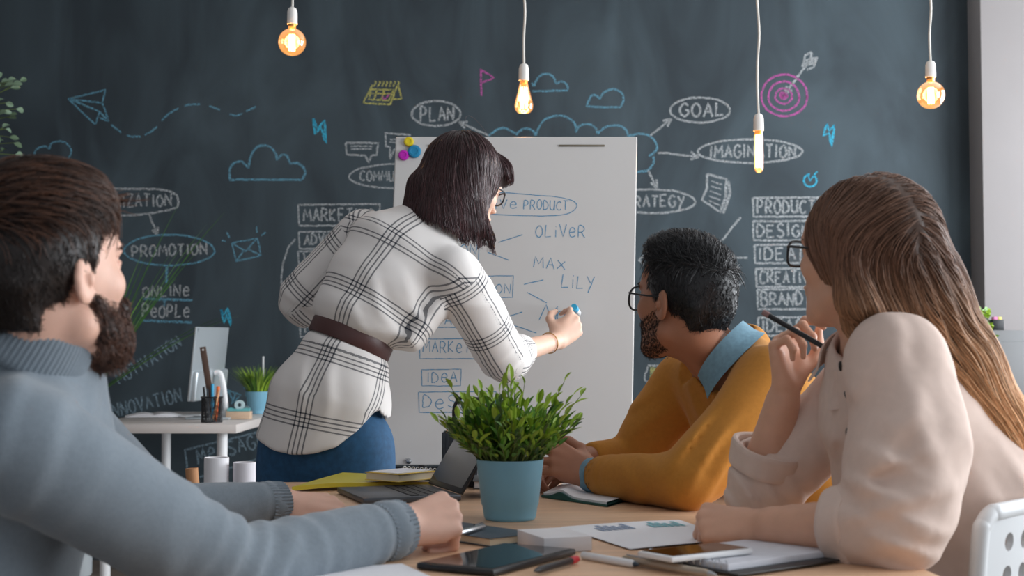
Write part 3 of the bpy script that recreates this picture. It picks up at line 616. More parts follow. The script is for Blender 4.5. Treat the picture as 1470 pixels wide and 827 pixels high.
roll(275, 672, 9, 4.35, roty(-.10), mat('kraft_paper', rgb(190, 140, 100), rough=.8), 'thin brown kraft paper roll leaning left of the white rolls')

# ------------------------------------------------------------------ back desk
dk = empty('desk', (-1.43, 6.3, 0), 'white narrow desk by the chalkboard holding the computer', 'desk')
MB().box((-1.425, 6.31, .732), (.62, 1.2, .036), bev=.003).build('desktop', mat('desk_laminate', rgb(208, 202, 198), rough=.4), dk)
for sx, sy in ((-1.19, 5.80), (-1.665, 5.80), (-1.19, 6.80), (-1.665, 6.80)): MB().lathe([(.0, 0), (.021, 0), (.0215, .004), (.0215, .714), (0, .714)], n=28, c=(sx, sy, 0), close=False).build('leg', m_white, dk)
# computer
q4 = [P(284,472,5.95), P(329,473,6.40), P(314,567,6.36), P(269,574,5.91)]
cp = empty('computer', V(*((q4[2]+q4[3])/2)[:2], .75), 'silver all-in-one computer seen from behind on the white desk', 'computer')
px_ = unit(q4[1]-q4[0]+q4[2]-q4[3]); pu = (q4[0]+q4[1]-q4[2]-q4[3])/2; pu = unit(pu-px_*np.dot(pu, px_)); pn = np.cross(px_, pu); pn = pn if pn[0] > 0 else -pn
cw = .47; chh = .315; pc = sum(q4)/4; Rp = np.column_stack([px_, pu, pn])
m_alu = mat('aluminium', rgb(196, 205, 210), rough=.38, metal=.55)
hsg = MB().box(pc, (cw, chh, .010), R=Rp, bev=.004); hsg.quadgrid(lambda a, b: pc+px_*(a-.5)*(cw-.01)+pu*(b-.5)*(chh-.01)+pn*(.005+.022*(1-(2*a-1)**2)*(1-(2*b-1)**2)), 14, 10)
hsg.build('housing', m_alu, cp); MB().box(pc-pn*.0058, (cw-.01, chh-.01, .0015), R=Rp).build('display', m_screen, cp)
MB().box(pc-pu*(chh/2-.065)+pn*.012, (cw*.96, .13, .030), R=Rp, bev=.012, seg=4).build('chin', m_alu, cp)
foot = V(-1.255, pc[1]+.02, .752); st = [pc-pu*.04+pn*.03, pc-pu*.04+pn*.055, pc-pu*.09+pn*.075, (pc+foot)/2+pn*.045-pu*.06, foot+V(.0, 0, .01)]
MB().tube(smooth_line(st, 6), .012, n=12).build('stand_arm', m_white, cp); MB().box(foot+V(-.06, 0, .004), (.19, .18, .008), bev=.003).build('stand_foot', m_alu, cp)
# pen cup with ruler
c = V(P(304, 607, 5.86)[0], 5.86, .751)
cu = empty('pen_cup', c, 'black wire mesh pen cup on the front of the white desk', 'pen cup')
mb = MB()
for k in range(36):
    a = 2*math.pi*k/36; b = a+.35
    mb.tube([c+V(.043*math.cos(a), .043*math.sin(a), .002), c+V(.043*math.cos(b), .043*math.sin(b), .104)], .0011, n=4); mb.tube([c+V(.043*math.cos(a), .043*math.sin(a), .002), c+V(.043*math.cos(a-.35), .043*math.sin(a-.35), .104)], .0011, n=4)
mb.lathe([(0, 0), (.043, 0), (.043, .004), (0, .004)], n=32, c=c, close=False); mb.build('mesh_body', m_black, cu)
MB().tube([c+V(.044*math.cos(a), .044*math.sin(a), .105) for a in np.linspace(0, 2*math.pi, 33)], .003, n=8).build('rim', m_black, cu)
a, b = c+V(.006, .02, .006), P(291, 498, 5.84)
rl = MB().box((0, 0, np.linalg.norm(b-a)/2), (.026, .0025, np.linalg.norm(b-a)), R=np.eye(3), bev=.0008); 
ru = rl.build('ruler', mat('dark_wood', rgb(92, 72, 62), rough=.5)); zx = unit(b-a); yx = unit(np.cross(zx, V(1, 0, 0))); ru.matrix_world = Matrix(np.vstack([np.column_stack([np.cross(yx, zx), yx, zx, a]), [0, 0, 0, 1]]).tolist()); props(ru, 'tall brown wooden ruler with a hole standing in the mesh pen cup', 'ruler')
MB().lathe([(0, 0), (.004, 0), (.004, .0006), (0, .0006)], n=16, c=(0, -.0014, np.linalg.norm(b-a)-.012), R=rotx(math.pi/2), close=False).build('hole', m_white, ru, local=True)
for dx, dy, hx_, hgt, r_, mm, lab in ((-.028, -.004, -.034, .148, .0045, m_black, 'black pen standing in the mesh pen cup beside the ruler'), (.008, -.02, .006, .160, .006, m_cyan, 'blue felt pen standing in the mesh pen cup'), (.022, -.006, .027, .150, .0075, m_orange, 'thick orange pen standing in the mesh pen cup'), (.012, -.034, .036, .135, .0038, m_pencilwood, 'pale wooden pencil tilted in the mesh pen cup'), (-.012, -.016, -.016, .140, .0045, m_dkteal, 'dark slate pen in the middle of the mesh pen cup')):
    pen('pen' if 'pencil' not in lab else 'pencil', c+V(hx_, dy, hgt), c+V(dx*.8, dy*.8, .006), r_, mm, lab, cat='pen' if 'pencil' not in lab else 'pencil', group='pens in the mesh cup')
# open notebook and white pad on the desk
c = T(221, 598, .752); on = empty('open_book', c, 'open white notebook lying on the white desk left of the pen cup', 'notebook')
for sgn, nm in ((-1, 'left_page'), (1, 'right_page')):
    MB().quadgrid(lambda a, b: c+rotz(.25)@V(sgn*a*.125, (b-.5)*.19, .003+.016*math.sin(math.pi*min(1, .12+a*.9))*(1-.4*a)), 10, 2).quadgrid(lambda a, b: c+rotz(.25)@V(sgn*a*.125, (b-.5)*.19, 0), 10, 2).quadgrid(lambda a, b: c+rotz(.25)@V(sgn*a*.125, -.095, b*(.003+.016*math.sin(math.pi*min(1, .12+a*.9))*(1-.4*a))), 10, 1).build('page_block', m_paper, on)
MB().box(c+V(0, 0, -.0005), (.256, .196, .002), R=rotz(.25)).build('cover', m_black, on)
c = T(278, 598, .752); pd = MB().box((0, 0, .004), (.09, .15, .008), bev=.003).build('trackpad', m_white); pd.location = c; props(pd, 'flat white pad on the white desk between the notebook and pen cup', 'trackpad')
c = T(340, 602, .752)+V(0, .05, 0); wbk = MB().box((0, 0, .016), (.105, .06, .032), bev=.002).build('wooden_block', mat('block_wood', rgb(205, 178, 152), rough=.6, noise=.08, nscale=6, stretch=(1, 12, 12))); wbk.location = c; props(wbk, 'pale wooden block on the right front of the white desk', 'block')
td = empty('tape_dispenser', c+V(0, 0, .033), 'turquoise tape dispenser on top of the pale wooden block', 'tape dispenser')
m_turq = mat('turquoise_plastic', rgb(105, 185, 190), rough=.35)
MB().prism([(-.05, 0), (.045, 0), (.048, .012), (.03, .014), (.012, .010), (-.02, .010), (-.036, .016), (-.05, .010)], -.014, .014, R=rotx(math.pi/2), c=c+V(0, 0, .033)).build('base', m_turq, td)
MB().lathe([(.009, -.008), (.021, -.008), (.021, .008), (.009, .008), (.009, -.008)], n=28, c=c+V(0.002, 0, .060), R=rotx(math.pi/2), close=False).build('tape_roll', mat('clear_tape', rgb(190, 215, 220), rough=.2), td)
tr2 = MB().lathe([(.012, -.009), (.024, -.009), (.024, .009), (.012, .009), (.012, -.009)], n=28, R=rotx(math.pi/2), close=False).build('tape_roll', mat('smoke_tape', rgb(110, 130, 135), rough=.25)); tr2.location = T(356, 598, .752)+V(-.015, .02, .0245); props(tr2, 'grey tape roll standing upright on the desk beside the small plant', 'tape roll')
# grass in blue pot on the desk
def grass_plant(name, c, R0, R1, h, m, n, L, spread, label, mats, w=.004, cat='potted plant'):
    e = empty(name, c, label, cat); pot(e, R0, R1, h, m); MB().lathe([(0, h*.9), (R1*.9, h*.88)], n=24, close=False).build('soil', m_soil, e, local=True)
    g = MB(); r = random.Random(int(c[0]*1000))
    for k in range(n):
        a = r.uniform(0, 6.283); rr = R1*.8*math.sqrt(r.random()); l = r.uniform(.55, 1)*L; sp_ = spread*(rr/R1*.8+r.uniform(0, .5))
        b = V(rr*math.cos(a), rr*math.sin(a), h*.88); s_ = V(-math.sin(a), math.cos(a), 0); vs = []
        for t in np.linspace(0, 1, 6): 
            p = b+V(math.cos(a)*sp_*l*t*(.5+.7*t), math.sin(a)*sp_*l*t*(.5+.7*t), l*(t-.22*sp_*t*t)); ww = w*(1-t**2)*.5+.0003; vs += [p-s_*ww, p+s_*ww]
        g.add(vs, [(2*i, 2*i+1, 2*i+3, 2*i+2) for i in range(5)], r.choice([0, 0, 1, 2]))
    g.build('foliage', mats, e, local=True); return e
gp = grass_plant('grass_plant', V(-1.205, 6.68, .751), .042, .058, .105, m_bluepot, 420, .15, .75, 'small tufted grass plant in a light blue pot on the white desk', m_leaf[:3])
MB().box((.02, .03, .19), (.008, .003, .16), bev=.001).build('plant_stake', m_white, gp, local=True)
# tall white planter on the floor left of the desk with arching blades
pc2 = V(-2.03, 6.62, 0); tp = empty('floor_planter', pc2, 'tall white planter with long arching leaves behind the bearded man', 'potted plant')
MB().lathe([(0, 0), (.06, 0), (.066, .01), (.078, .76), (.080, .77), (.086, .775), (.090, .893), (.084, .893), (.082, .82), (0, .82)], n=40, close=False).build('pot', mat('grey_white_ceramic', rgb(196, 204, 208), rough=.5), tp, local=True)
g = MB(); r = random.Random(12)
for k in range(70):
    a = r.uniform(0, 6.283); l = r.uniform(.12, .3); sp_ = r.uniform(.1, .5)
    if k < 13: a = r.uniform(-.6, .5); l = r.uniform(.55, 1.0); sp_ = r.uniform(.35, .75)
    if k in (13, 14, 15): l = .5; a = -.1+.2*(k-14); sp_ = 1.4
    b = V(.05*math.cos(a), .05*math.sin(a), .82); s_ = V(-math.sin(a), math.cos(a), 0); vs = []
    for t in np.linspace(0, 1, 9):
        p = b+V(math.cos(a)*sp_*l*t, math.sin(a)*sp_*l*t*.4, l*(t-.15*sp_*t**3)); ww = (.0035 if k < 16 else .006)*(1-t**3)+.0004; vs += [p-s_*ww-V(ww, 0, 0)*.5, p+s_*ww+V(ww, 0, 0)*.5]
    g.add(vs, [(2*i, 2*i+1, 2*i+3, 2*i+2) for i in range(8)], r.choice([1, 2, 2]))
g.build('foliage', m_leaf[:3], tp, local=True)
# leafy stem at the left edge
lp_ = V(-2.47, 6.65, 0); ls = empty('tall_plant', lp_, 'round leaved grey-green branch at the upper left edge of the chalkboard', 'potted plant')
MB().lathe([(0, 0), (.11, 0), (.13, .02), (.15, .34), (.14, .34), (.135, .30), (0, .30)], n=36, close=False).build('pot', m_white, ls, local=True)
MB().tube(smooth_line([V(0, 0, .28), V(.02, .02, 1.0), V(-.03, 0, 1.7), V(.02, 0, 2.35)], 8), [.010]*24+[.005], n=8).build('stem', mat('bark', rgb(90, 75, 58), rough=.8), ls, local=True)
g = MB(); r = random.Random(5)
for k in range(60):
    z = r.uniform(1.98, 2.36); a = r.uniform(0, 6.283); b = V(.0, 0, z); d = V(math.cos(a), math.sin(a), r.uniform(-.2, .6)); l = r.uniform(.03, .15)
    g.tube([b, b+unit(d)*l], .0015, n=4, m=2); leaf(g, b+unit(d)*l, d+V(0, 0, r.uniform(-.6, .6)), V(r.uniform(-1, 1), -1, r.uniform(0, 1)), r.uniform(.035, .05), r.uniform(.024, .034), r.choice([0, 1]))
g.build('foliage', [mat('grey_leaf', rgb(120, 145, 120), rough=.6), mat('olive_leaf', rgb(96, 120, 92), rough=.6), m_leaf[3]], ls, local=True)

# ------------------------------------------------------------------ cabinet at the pillar
cb = empty('cabinet', (2.2, 6.0, 0), 'grey metal cabinet standing by the pale pillar at the right edge', 'cabinet')
MB().box((2.24, 6.02, .568), (.76, .44, 1.13), bev=.006).build('body', m_steel, cb)
for k in range(3): 
    dr = MB().box((2.24, 5.795, .20+.36*k), (.72, .012, .33), bev=.003).build('drawer', m_steel, cb); MB().box((2.24, 5.782, .30+.36*k), (.14, .016, .018), bev=.004).build('handle', m_metal, dr)
c = V(P(1431, 474, 5.9)[0], 5.9, 1.134); bc = empty('card_holder', c, 'small black cup holding coloured cards on the grey cabinet', 'cup')
bcb = MB()
for (cx, cy, sx, sy) in ((0, -.021, .046, .003), (0, .021, .046, .003), (-.0215, 0, .003, .042), (.0215, 0, .003, .042)): bcb.box(c+V(cx, cy, .022), (sx, sy, .044), bev=.0008)
bcb.box(c+V(0, 0, .0015), (.043, .042, .003)); bcb.build('box', m_black, bc)
for k, (mm, nm) in enumerate(((mat('pink_card', rgb(200, 120, 165), rough=.7), 'pink'), (mat('yellow_note', rgb(205, 190, 110), rough=.7), 'yellow'))):
    cd = MB().box((0, 0, .0265), (.016, .03, .052), bev=.0005).build('card_stack', mm); cd.location = c+V(-.009+.018*k, 0, .004); props(cd, '%s cards standing in the black cup on the grey cabinet' % nm, 'cards', 'cards in the black cup')
c = V(P(1404, 474, 5.87)[0], 5.87, 1.134); tv = empty('trailing_plant', c, 'small bright green trailing plant on the corner of the grey cabinet', 'potted plant')
pot(tv, .026, .032, .045, m_white); g = MB(); r = random.Random(9)
for k in range(46):
    a = r.uniform(0, 6.283); hang = r.random() < .45; l = r.uniform(.03, .07); b = V(0, 0, .045)
    pts = [b, b+V(math.cos(a)*.03, math.sin(a)*.03-.005, .022)]
    if hang: a = r.uniform(-2.4, -.6); pts = [b, b+V(math.cos(a)*.035, -.035, .012), b+V(math.cos(a)*.045, -.092, -.03-l)]
    else: pts.append(b+V(math.cos(a)*.045, math.sin(a)*.04, .02+l*.4))
    g.tube(smooth_line(pts, 3), .001, n=4, m=3)
    for q_ in (pts[1], (pts[1]+pts[2])/2, pts[2]): leaf(g, q_, V(r.uniform(-1, 1), r.uniform(-1, .2), r.uniform(-.5, .6)), V(r.uniform(-.5, .5), -1, .6), r.uniform(.016, .026), r.uniform(.011, .017), r.choice([0, 0, 1]))
g.build('foliage', m_leaf, tv, local=True)
# ------------------------------------------------------------------ sculpting: one continuous skin grown from blended volumes
class Field:
    def __init__(s, lo, hi, h):
        s.lo = np.array(lo, float); s.h = h; s.n = np.ceil((np.array(hi)-s.lo)/h).astype(int)+1
        s.d = np.full(s.n, 0.5, np.float32)
    def sub(s, lo, hi):
        i0 = np.clip(np.floor((np.asarray(lo)-s.lo)/s.h).astype(int), 0, s.n-1); i1 = np.clip(np.ceil((np.asarray(hi)-s.lo)/s.h).astype(int)+1, 1, s.n)
        if np.any(i1 <= i0): return None
        X, Y, Z = [(s.lo[a]+s.h*np.arange(i0[a], i1[a])).astype(np.float32) for a in range(3)]
        return (slice(i0[0], i1[0]), slice(i0[1], i1[1]), slice(i0[2], i1[2])), X[:, None, None], Y[None, :, None], Z[None, None, :]
    def mix(s, sl, d, k, op):
        a = s.d[sl]
        if op == 'u':
            if k > 0: h = np.maximum(k-np.abs(a-d), 0)/k; s.d[sl] = np.minimum(a, d)-h*h*k*.25
            else: s.d[sl] = np.minimum(a, d)
        else:
            d = -d
            if k > 0: h = np.maximum(k-np.abs(a-d), 0)/k; s.d[sl] = np.maximum(a, d)+h*h*k*.25
            else: s.d[sl] = np.maximum(a, d)
    def cone(s, a, b, ra, rb=None, k=.012, op='u'):
        a = np.asarray(a, float); b = np.asarray(b, float); rb = ra if rb is None else rb; R = max(ra, rb)+k+3*s.h
        q = s.sub(np.minimum(a, b)-R, np.maximum(a, b)+R)
        if q is None: return s
        sl, X, Y, Z = q; ba = b-a; L2 = max(np.dot(ba, ba), 1e-9)
        t = np.clip(((X-a[0])*ba[0]+(Y-a[1])*ba[1]+(Z-a[2])*ba[2])/L2, 0, 1).astype(np.float32)
        d = np.sqrt((X-a[0]-t*ba[0])**2+(Y-a[1]-t*ba[1])**2+(Z-a[2]-t*ba[2])**2)-(ra+(rb-ra)*t)
        s.mix(sl, d, k, op); return s
    def ball(s, c, r, k=.012, op='u'): return s.cone(c, np.asarray(c, float)+1e-4, r, r, k, op)
    def ell(s, c, r, R=None, k=.012, op='u'):
        R = np.eye(3) if R is None else np.asarray(R); c = np.asarray(c, float); r = np.asarray(r, float); M = max(r)+k+3*s.h
        q = s.sub(c-M, c+M)
        if q is None: return s
        sl, X, Y, Z = q; u = [((X-c[0])*R[0, i]+(Y-c[1])*R[1, i]+(Z-c[2])*R[2, i])/r[i] for i in range(3)]
        k0 = np.sqrt(u[0]**2+u[1]**2+u[2]**2); k1 = np.sqrt((u[0]/r[0])**2+(u[1]/r[1])**2+(u[2]/r[2])**2)+1e-6
        s.mix(sl, k0*(k0-1)/k1, k, op); return s
    def slab(s, a, b, side, A0, B0, A1, B1, k=.02, op='u', cap=1.0):
        """tapered capsule of elliptical section: half-width A along side, half-depth B"""
        a = np.asarray(a, float); b = np.asarray(b, float); L = np.linalg.norm(b-a); w = (b-a)/L; u = np.asarray(side, float); u = unit(u-w*np.dot(u, w)); n = np.cross(w, u)
        M = max(A0, A1, B0, B1)+k+3*s.h; q = s.sub(np.minimum(a, b)-M, np.maximum(a, b)+M)
        if q is None: return s
        sl, X, Y, Z = q; X = X-a[0]; Y = Y-a[1]; Z = Z-a[2]
        pw = X*w[0]+Y*w[1]+Z*w[2]; t = np.clip(pw/L, 0, 1); A = A0+(A1-A0)*t; B = B0+(B1-B0)*t
        pu = (X*u[0]+Y*u[1]+Z*u[2])/A; pn = (X*n[0]+Y*n[1]+Z*n[2])/B; pe = (pw-t*L)/(np.minimum(A, B)*cap)
        k0 = np.sqrt(pu**2+pn**2+pe**2)+1e-6; k1 = np.sqrt((pu/A)**2+(pn/B)**2+(pe/(np.minimum(A, B)*cap))**2)+1e-6
        s.mix(sl, np.where(k0 > .5, k0*(k0-1)/k1, (k0-1)*np.minimum(A, B)).astype(np.float32), k, op); return s
    def loft(s, st, k=.03):
        for p, q in zip(st[:-1], st[1:]): s.slab(p[0], q[0], np.asarray(p[3])+np.asarray(q[3]), p[1], p[2], q[1], q[2], k)
        return s
    def chain(s, pts, rs, k=.015):
        for i in range(len(pts)-1): s.cone(pts[i], pts[i+1], rs[i], rs[i+1], k)
        return s
    def cut(s, p, n, rad, k=.002):
        """remove what lies beyond the plane, within a ball"""
        p = np.asarray(p, float); n = unit(n); q = s.sub(p-rad, p+rad)
        sl, X, Y, Z = q; e = ((X-p[0])*n[0]+(Y-p[1])*n[1]+(Z-p[2])*n[2]); r2 = (X-p[0])**2+(Y-p[1])**2+(Z-p[2])**2
        a = s.d[sl]; s.d[sl] = np.where(r2 < rad*rad, np.maximum(a, e), a); return s
    def fold(s, c, dirn, wl, amp, rad, warp=1.2, seed=0.0):
        c = np.asarray(c, float); dn = unit(dirn); q = s.sub(c-rad*1.6, c+rad*1.6)
        if q is None: return s
        sl, X, Y, Z = q; X = X-c[0]; Y = Y-c[1]; Z = Z-c[2]
        ph = (X*dn[0]+Y*dn[1]+Z*dn[2])*(2*math.pi/wl)+warp*(np.sin(X*23+seed)+np.sin(Y*19+1.3*seed+1)+np.sin(Z*27+2.1*seed+2))+seed
        g = np.exp(-(X*X+Y*Y+Z*Z)/(rad*rad*.4)); sn = np.sin(ph); s.d[sl] -= (amp*g*(sn-.25*np.sin(2*ph+.5))).astype(np.float32); return s
    def pinch(s, c, axis, width, amp, rad):
        c = np.asarray(c, float); w = unit(axis); q = s.sub(c-rad, c+rad); sl, X, Y, Z = q; X = X-c[0]; Y = Y-c[1]; Z = Z-c[2]
        e = X*w[0]+Y*w[1]+Z*w[2]; r2 = X*X+Y*Y+Z*Z; s.d[sl] += (amp*np.exp(-(e/width)**2)*np.clip(4*(1-r2/(rad*rad)), 0, 1)).astype(np.float32); return s
    def rumple(s, amp, wl, seed=0.0):
        q = s.sub(s.lo, s.lo+s.n*s.h); sl, X, Y, Z = q; f = 2*math.pi/wl
        a = np.sin(X*f+1.7*np.sin(Y*f*.7+seed)+seed); b = np.sin(Y*f*1.1+1.5*np.sin(Z*f*.6+seed*2)); c = np.sin(Z*f*.9+1.6*np.sin(X*f*.8+seed*3))
        s.d -= (amp*(a*b+b*c+c*a)*.5).astype(np.float32); return s
    def at(s, p):
        g = (p-s.lo)/s.h; i = np.clip(np.floor(g).astype(int), 0, s.n-2); f = np.clip(g-i, 0, 1); out = 0
        for dx in (0, 1):
            for dy in (0, 1):
                for dz in (0, 1):
                    w = (f[:, 0] if dx else 1-f[:, 0])*(f[:, 1] if dy else 1-f[:, 1])*(f[:, 2] if dz else 1-f[:, 2]); out = out+w*s.d[i[:, 0]+dx, i[:, 1]+dy, i[:, 2]+dz]
        return out
    def grad(s, p, e=None):
        e = e or s.h*1.2; g = np.stack([s.at(p+np.eye(3)[i]*e)-s.at(p-np.eye(3)[i]*e) for i in range(3)], 1); return g/(np.linalg.norm(g, axis=1, keepdims=True)+1e-9)
    def mesh(s, relax=1, keep=True):
        d = s.d; ins = d < 0; I8 = ins.astype(np.uint8); cnt = 0
        for dx in (0, 1):
            for dy in (0, 1):
                for dz in (0, 1): cnt = cnt + I8[dx:s.n[0]-1+dx, dy:s.n[1]-1+dy, dz:s.n[2]-1+dz]
        act = (cnt > 0) & (cnt < 8); idx = np.argwhere(act); m = s.n-1; flat = (idx[:, 0]*m[1]+idx[:, 1])*m[2]+idx[:, 2]
        pos = np.zeros((len(idx), 3)); num = np.zeros(len(idx)); cs = [(a, b, c) for a in (0, 1) for b in (0, 1) for c in (0, 1)]
        dv = {c: d[idx[:, 0]+c[0], idx[:, 1]+c[1], idx[:, 2]+c[2]].astype(float) for c in cs}
        for c0 in cs:
            for ax in range(3):
                if c0[ax]: continue
                c1 = list(c0); c1[ax] = 1; c1 = tuple(c1); a, b = dv[c0], dv[c1]; mk = (a < 0) != (b < 0); t = np.where(mk, a/np.where(mk, a-b, 1), 0)
                q = np.zeros((len(idx), 3)); q += c0; q[:, ax] += t; pos += q*mk[:, None]; num += mk
        v = s.lo+s.h*(idx+pos/num[:, None]); faces = []
        for ax in range(3):
            o = [a for a in range(3) if a != ax]; sa = [slice(None)]*3; sb = [slice(None)]*3
            sa[ax] = slice(0, -1); sb[ax] = slice(1, None)
            for a in o: sa[a] = slice(1, -1); sb[a] = slice(1, -1)
            e0 = ins[tuple(sa)]; e1 = ins[tuple(sb)]; w = np.argwhere(e0 != e1); flip = e0[tuple(w.T)]; w = w.copy(); w[:, o[0]] += 1; w[:, o[1]] += 1
            def cid(da, db): q = w.copy(); q[:, o[0]] += da; q[:, o[1]] += db; return np.searchsorted(flat, (q[:, 0]*m[1]+q[:, 1])*m[2]+q[:, 2])
            q4 = np.stack([cid(-1, -1), cid(0, -1), cid(0, 0), cid(-1, 0)], 1)
            if ax == 1: flip = ~flip
            q4[~flip] = q4[~flip][:, ::-1]; faces.append(q4)
        f = np.concatenate(faces)
        # keep only the largest islands
        for _ in range(relax):
            acc = np.zeros_like(v); c = np.zeros(len(v))
            for i in range(4):
                for j in ((i+1) % 4, (i+3) % 4): 
                    for a in range(3): acc[:, a] += np.bincount(f[:, i], weights=v[f[:, j], a], minlength=len(v))
                    c += np.bincount(f[:, i], minlength=len(v))
            v = v*.5+.5*acc/np.maximum(c, 1)[:, None]
        return v, f
def body_mesh(name, F, material, parent, relax=1):
    v, f = F.mesh(relax); return link(name, np_mesh(name, v, f), material, parent)

class Head:
    """head frame: x to the person's right, y forward, z up"""
    def __init__(s, c, fwd, roll=0.0, sc=1.0, up=(0, 0, 1)):
        s.c = np.asarray(c, float); f = unit(fwd); r = unit(np.cross(f, up)); u = np.cross(r, f)
        if roll: u = u*math.cos(roll)+r*math.sin(roll); r = np.cross(f, u)
        s.R = np.column_stack([r, f, u]); s.s = sc
    def p(s, x, y, z): return s.c+s.R@(np.array([x, y, z])*s.s)
def sculpt_head(F, H, jaw=1.0, nose=1.0, lips=1.0, k=.014, fem=False):
    p, S_, R = H.p, H.s, H.R
    e = lambda c, r, k=k, op='u', RR=None: F.ell(p(*c), np.array(r)*S_, R if RR is None else R@RR, k, op)
    n = lambda a, b, ra, rb, k=k, op='u': F.cone(p(*a), p(*b), ra*S_, rb*S_, k, op)
    e((0, -.012, .030), (.074, .096, .088)); e((0, .030, -.022), (.060, .064, .088), .03)
    for sx in (-1, 1):
        n((sx*.055*jaw, -.005, -.058), (sx*.018, .068, -.100), .020, .016, .02); e((sx*.043, .058, -.020), (.020, .024, .020), .02)
        n((sx*.036, .088, .020), (sx*.008, .093, .016), .008, .008, .012)
    e((0, .074, -.104), (.022*jaw, .018, .016), .016); e((0, .055, -.065), (.036, .042, .04), .02); e((0, .07, .045), (.052, .03, .04), .02)
    for sx in (-1, 1): e((sx*.031, .101, .002), (.017, .012, .010), .012, 's'); e((sx*.031, .080, .001), (.0135, .0135, .0135), .002); n((sx*.017, .088, .006), (sx*.046, .084, .005), .0035, .003, .003)
    n((0, .092, .012), (0, .116*nose+.0*1, -.026), .0075, .0095, .010); e((0, .116*nose, -.028), (.0095, .010, .008), .006)
    for sx in (-1, 1): e((sx*.0115, .106, -.031), (.0065, .009, .0065), .005)
    e((0, .096, -.058), (.024, .010, .0055*lips), .005); e((0, .094, -.068), (.020, .010, .0065*lips), .005); n((-.021, .1055, -.0628), (.021, .1055, -.0628), .0018, .0018, .003, 's'); e((0, .092, -.081), (.018, .008, .006), .008, 's')
    for sx in (-1, 1):
        T_ = rotz(sx*.35)@rotx(-.18)
        e((sx*.079, -.014, -.002), (.007, .019, .031), .006, 'u', T_); n((sx*.076, -.010, -.026), (sx*.074, .002, -.020), .006, .005, .006); e((sx*.087, -.010, .000), (.006, .010, .019), .005, 's', T_); e((sx*.083, -.006, -.004), (.005, .006, .008), .004, 'u', T_)
def eyes(H, parent, iris):
    m = [mat('eye_white', rgb(230, 225, 220), rough=.2), iris]
    for sx in (-1, 1):
        mb = MB(); c = H.p(sx*.031, .0795, .000); mb.lathe([(.0122*H.s*math.sin(t), .0128*H.s*math.cos(t)) for t in np.linspace(0, math.pi, 14)], n=20, c=c, R=frame_z(H.R[:, 1]), close=False)
        mb.lathe([(.0128*H.s*math.sin(t), .0130*H.s*math.cos(t)) for t in np.linspace(0, .42, 5)], n=16, c=c, R=frame_z(H.R[:, 1]), m=1, close=False)
        mb.build('eye', m, parent)
def glasses(H, parent, m_rim, label, w=.027, h=.020, thick=.0022, y=.104, rnd=2.6, z0=-.002):
    g = empty('eyeglasses', H.p(0, y, 0), None); g.parent = parent; g.matrix_parent_inverse = world_mat(parent).inverted(); g['label'] = label
    fr = MB(); ln = MB(); tm = []
    for sx in (-1, 1):
        c = V(sx*.034, y, z0); pts = []
        for t in np.linspace(0, 2*math.pi, 33):
            ct, st = math.cos(t), math.sin(t); x = w*np.sign(ct)*abs(ct)**(2/rnd); z = h*np.sign(st)*abs(st)**(2/rnd); pts.append(H.p(c[0]+x, c[1]-abs(c[0]+x)**2*2.2, c[2]+z))
        fr.tube(pts, thick*H.s, n=8); b = len(ln.v); cc = H.p(c[0], c[1]-c[0]**2*2.2, c[2]); ln.add([cc]+pts[:-1], [(0, 1+i, 1+(i+1) % 32) for i in range(32)])
        q = smooth_line([H.p(sx*(.034+w), y-.0075, z0+h*.5), H.p(sx*.070, y-.022, z0+.012), H.p(sx*.076, .03, .010), H.p(sx*.078, -.008, .012), H.p(sx*.078, -.024, -.006)], 6)
        tm.append(MB().tube(q, thick*.9*H.s, n=8).build('temple', m_rim, g))
    fr.tube(smooth_line([H.p(-.034+w, y-.001, z0+.004), H.p(0, y+.004, z0+.008), H.p(.034-w, y-.001, z0+.004)], 6), thick*H.s, n=8)
    fr.build('rim', m_rim, g); ln.build('lens', m_lens, g); return g
m_lens = bpy.data.materials.new('spectacle_lens'); m_lens.use_nodes = True; _b = m_lens.node_tree.nodes['Principled BSDF']; _b.inputs['Base Color'].default_value = (.9, .95, 1, 1); _b.inputs['Roughness'].default_value = .03; _b.inputs['Alpha'].default_value = .10

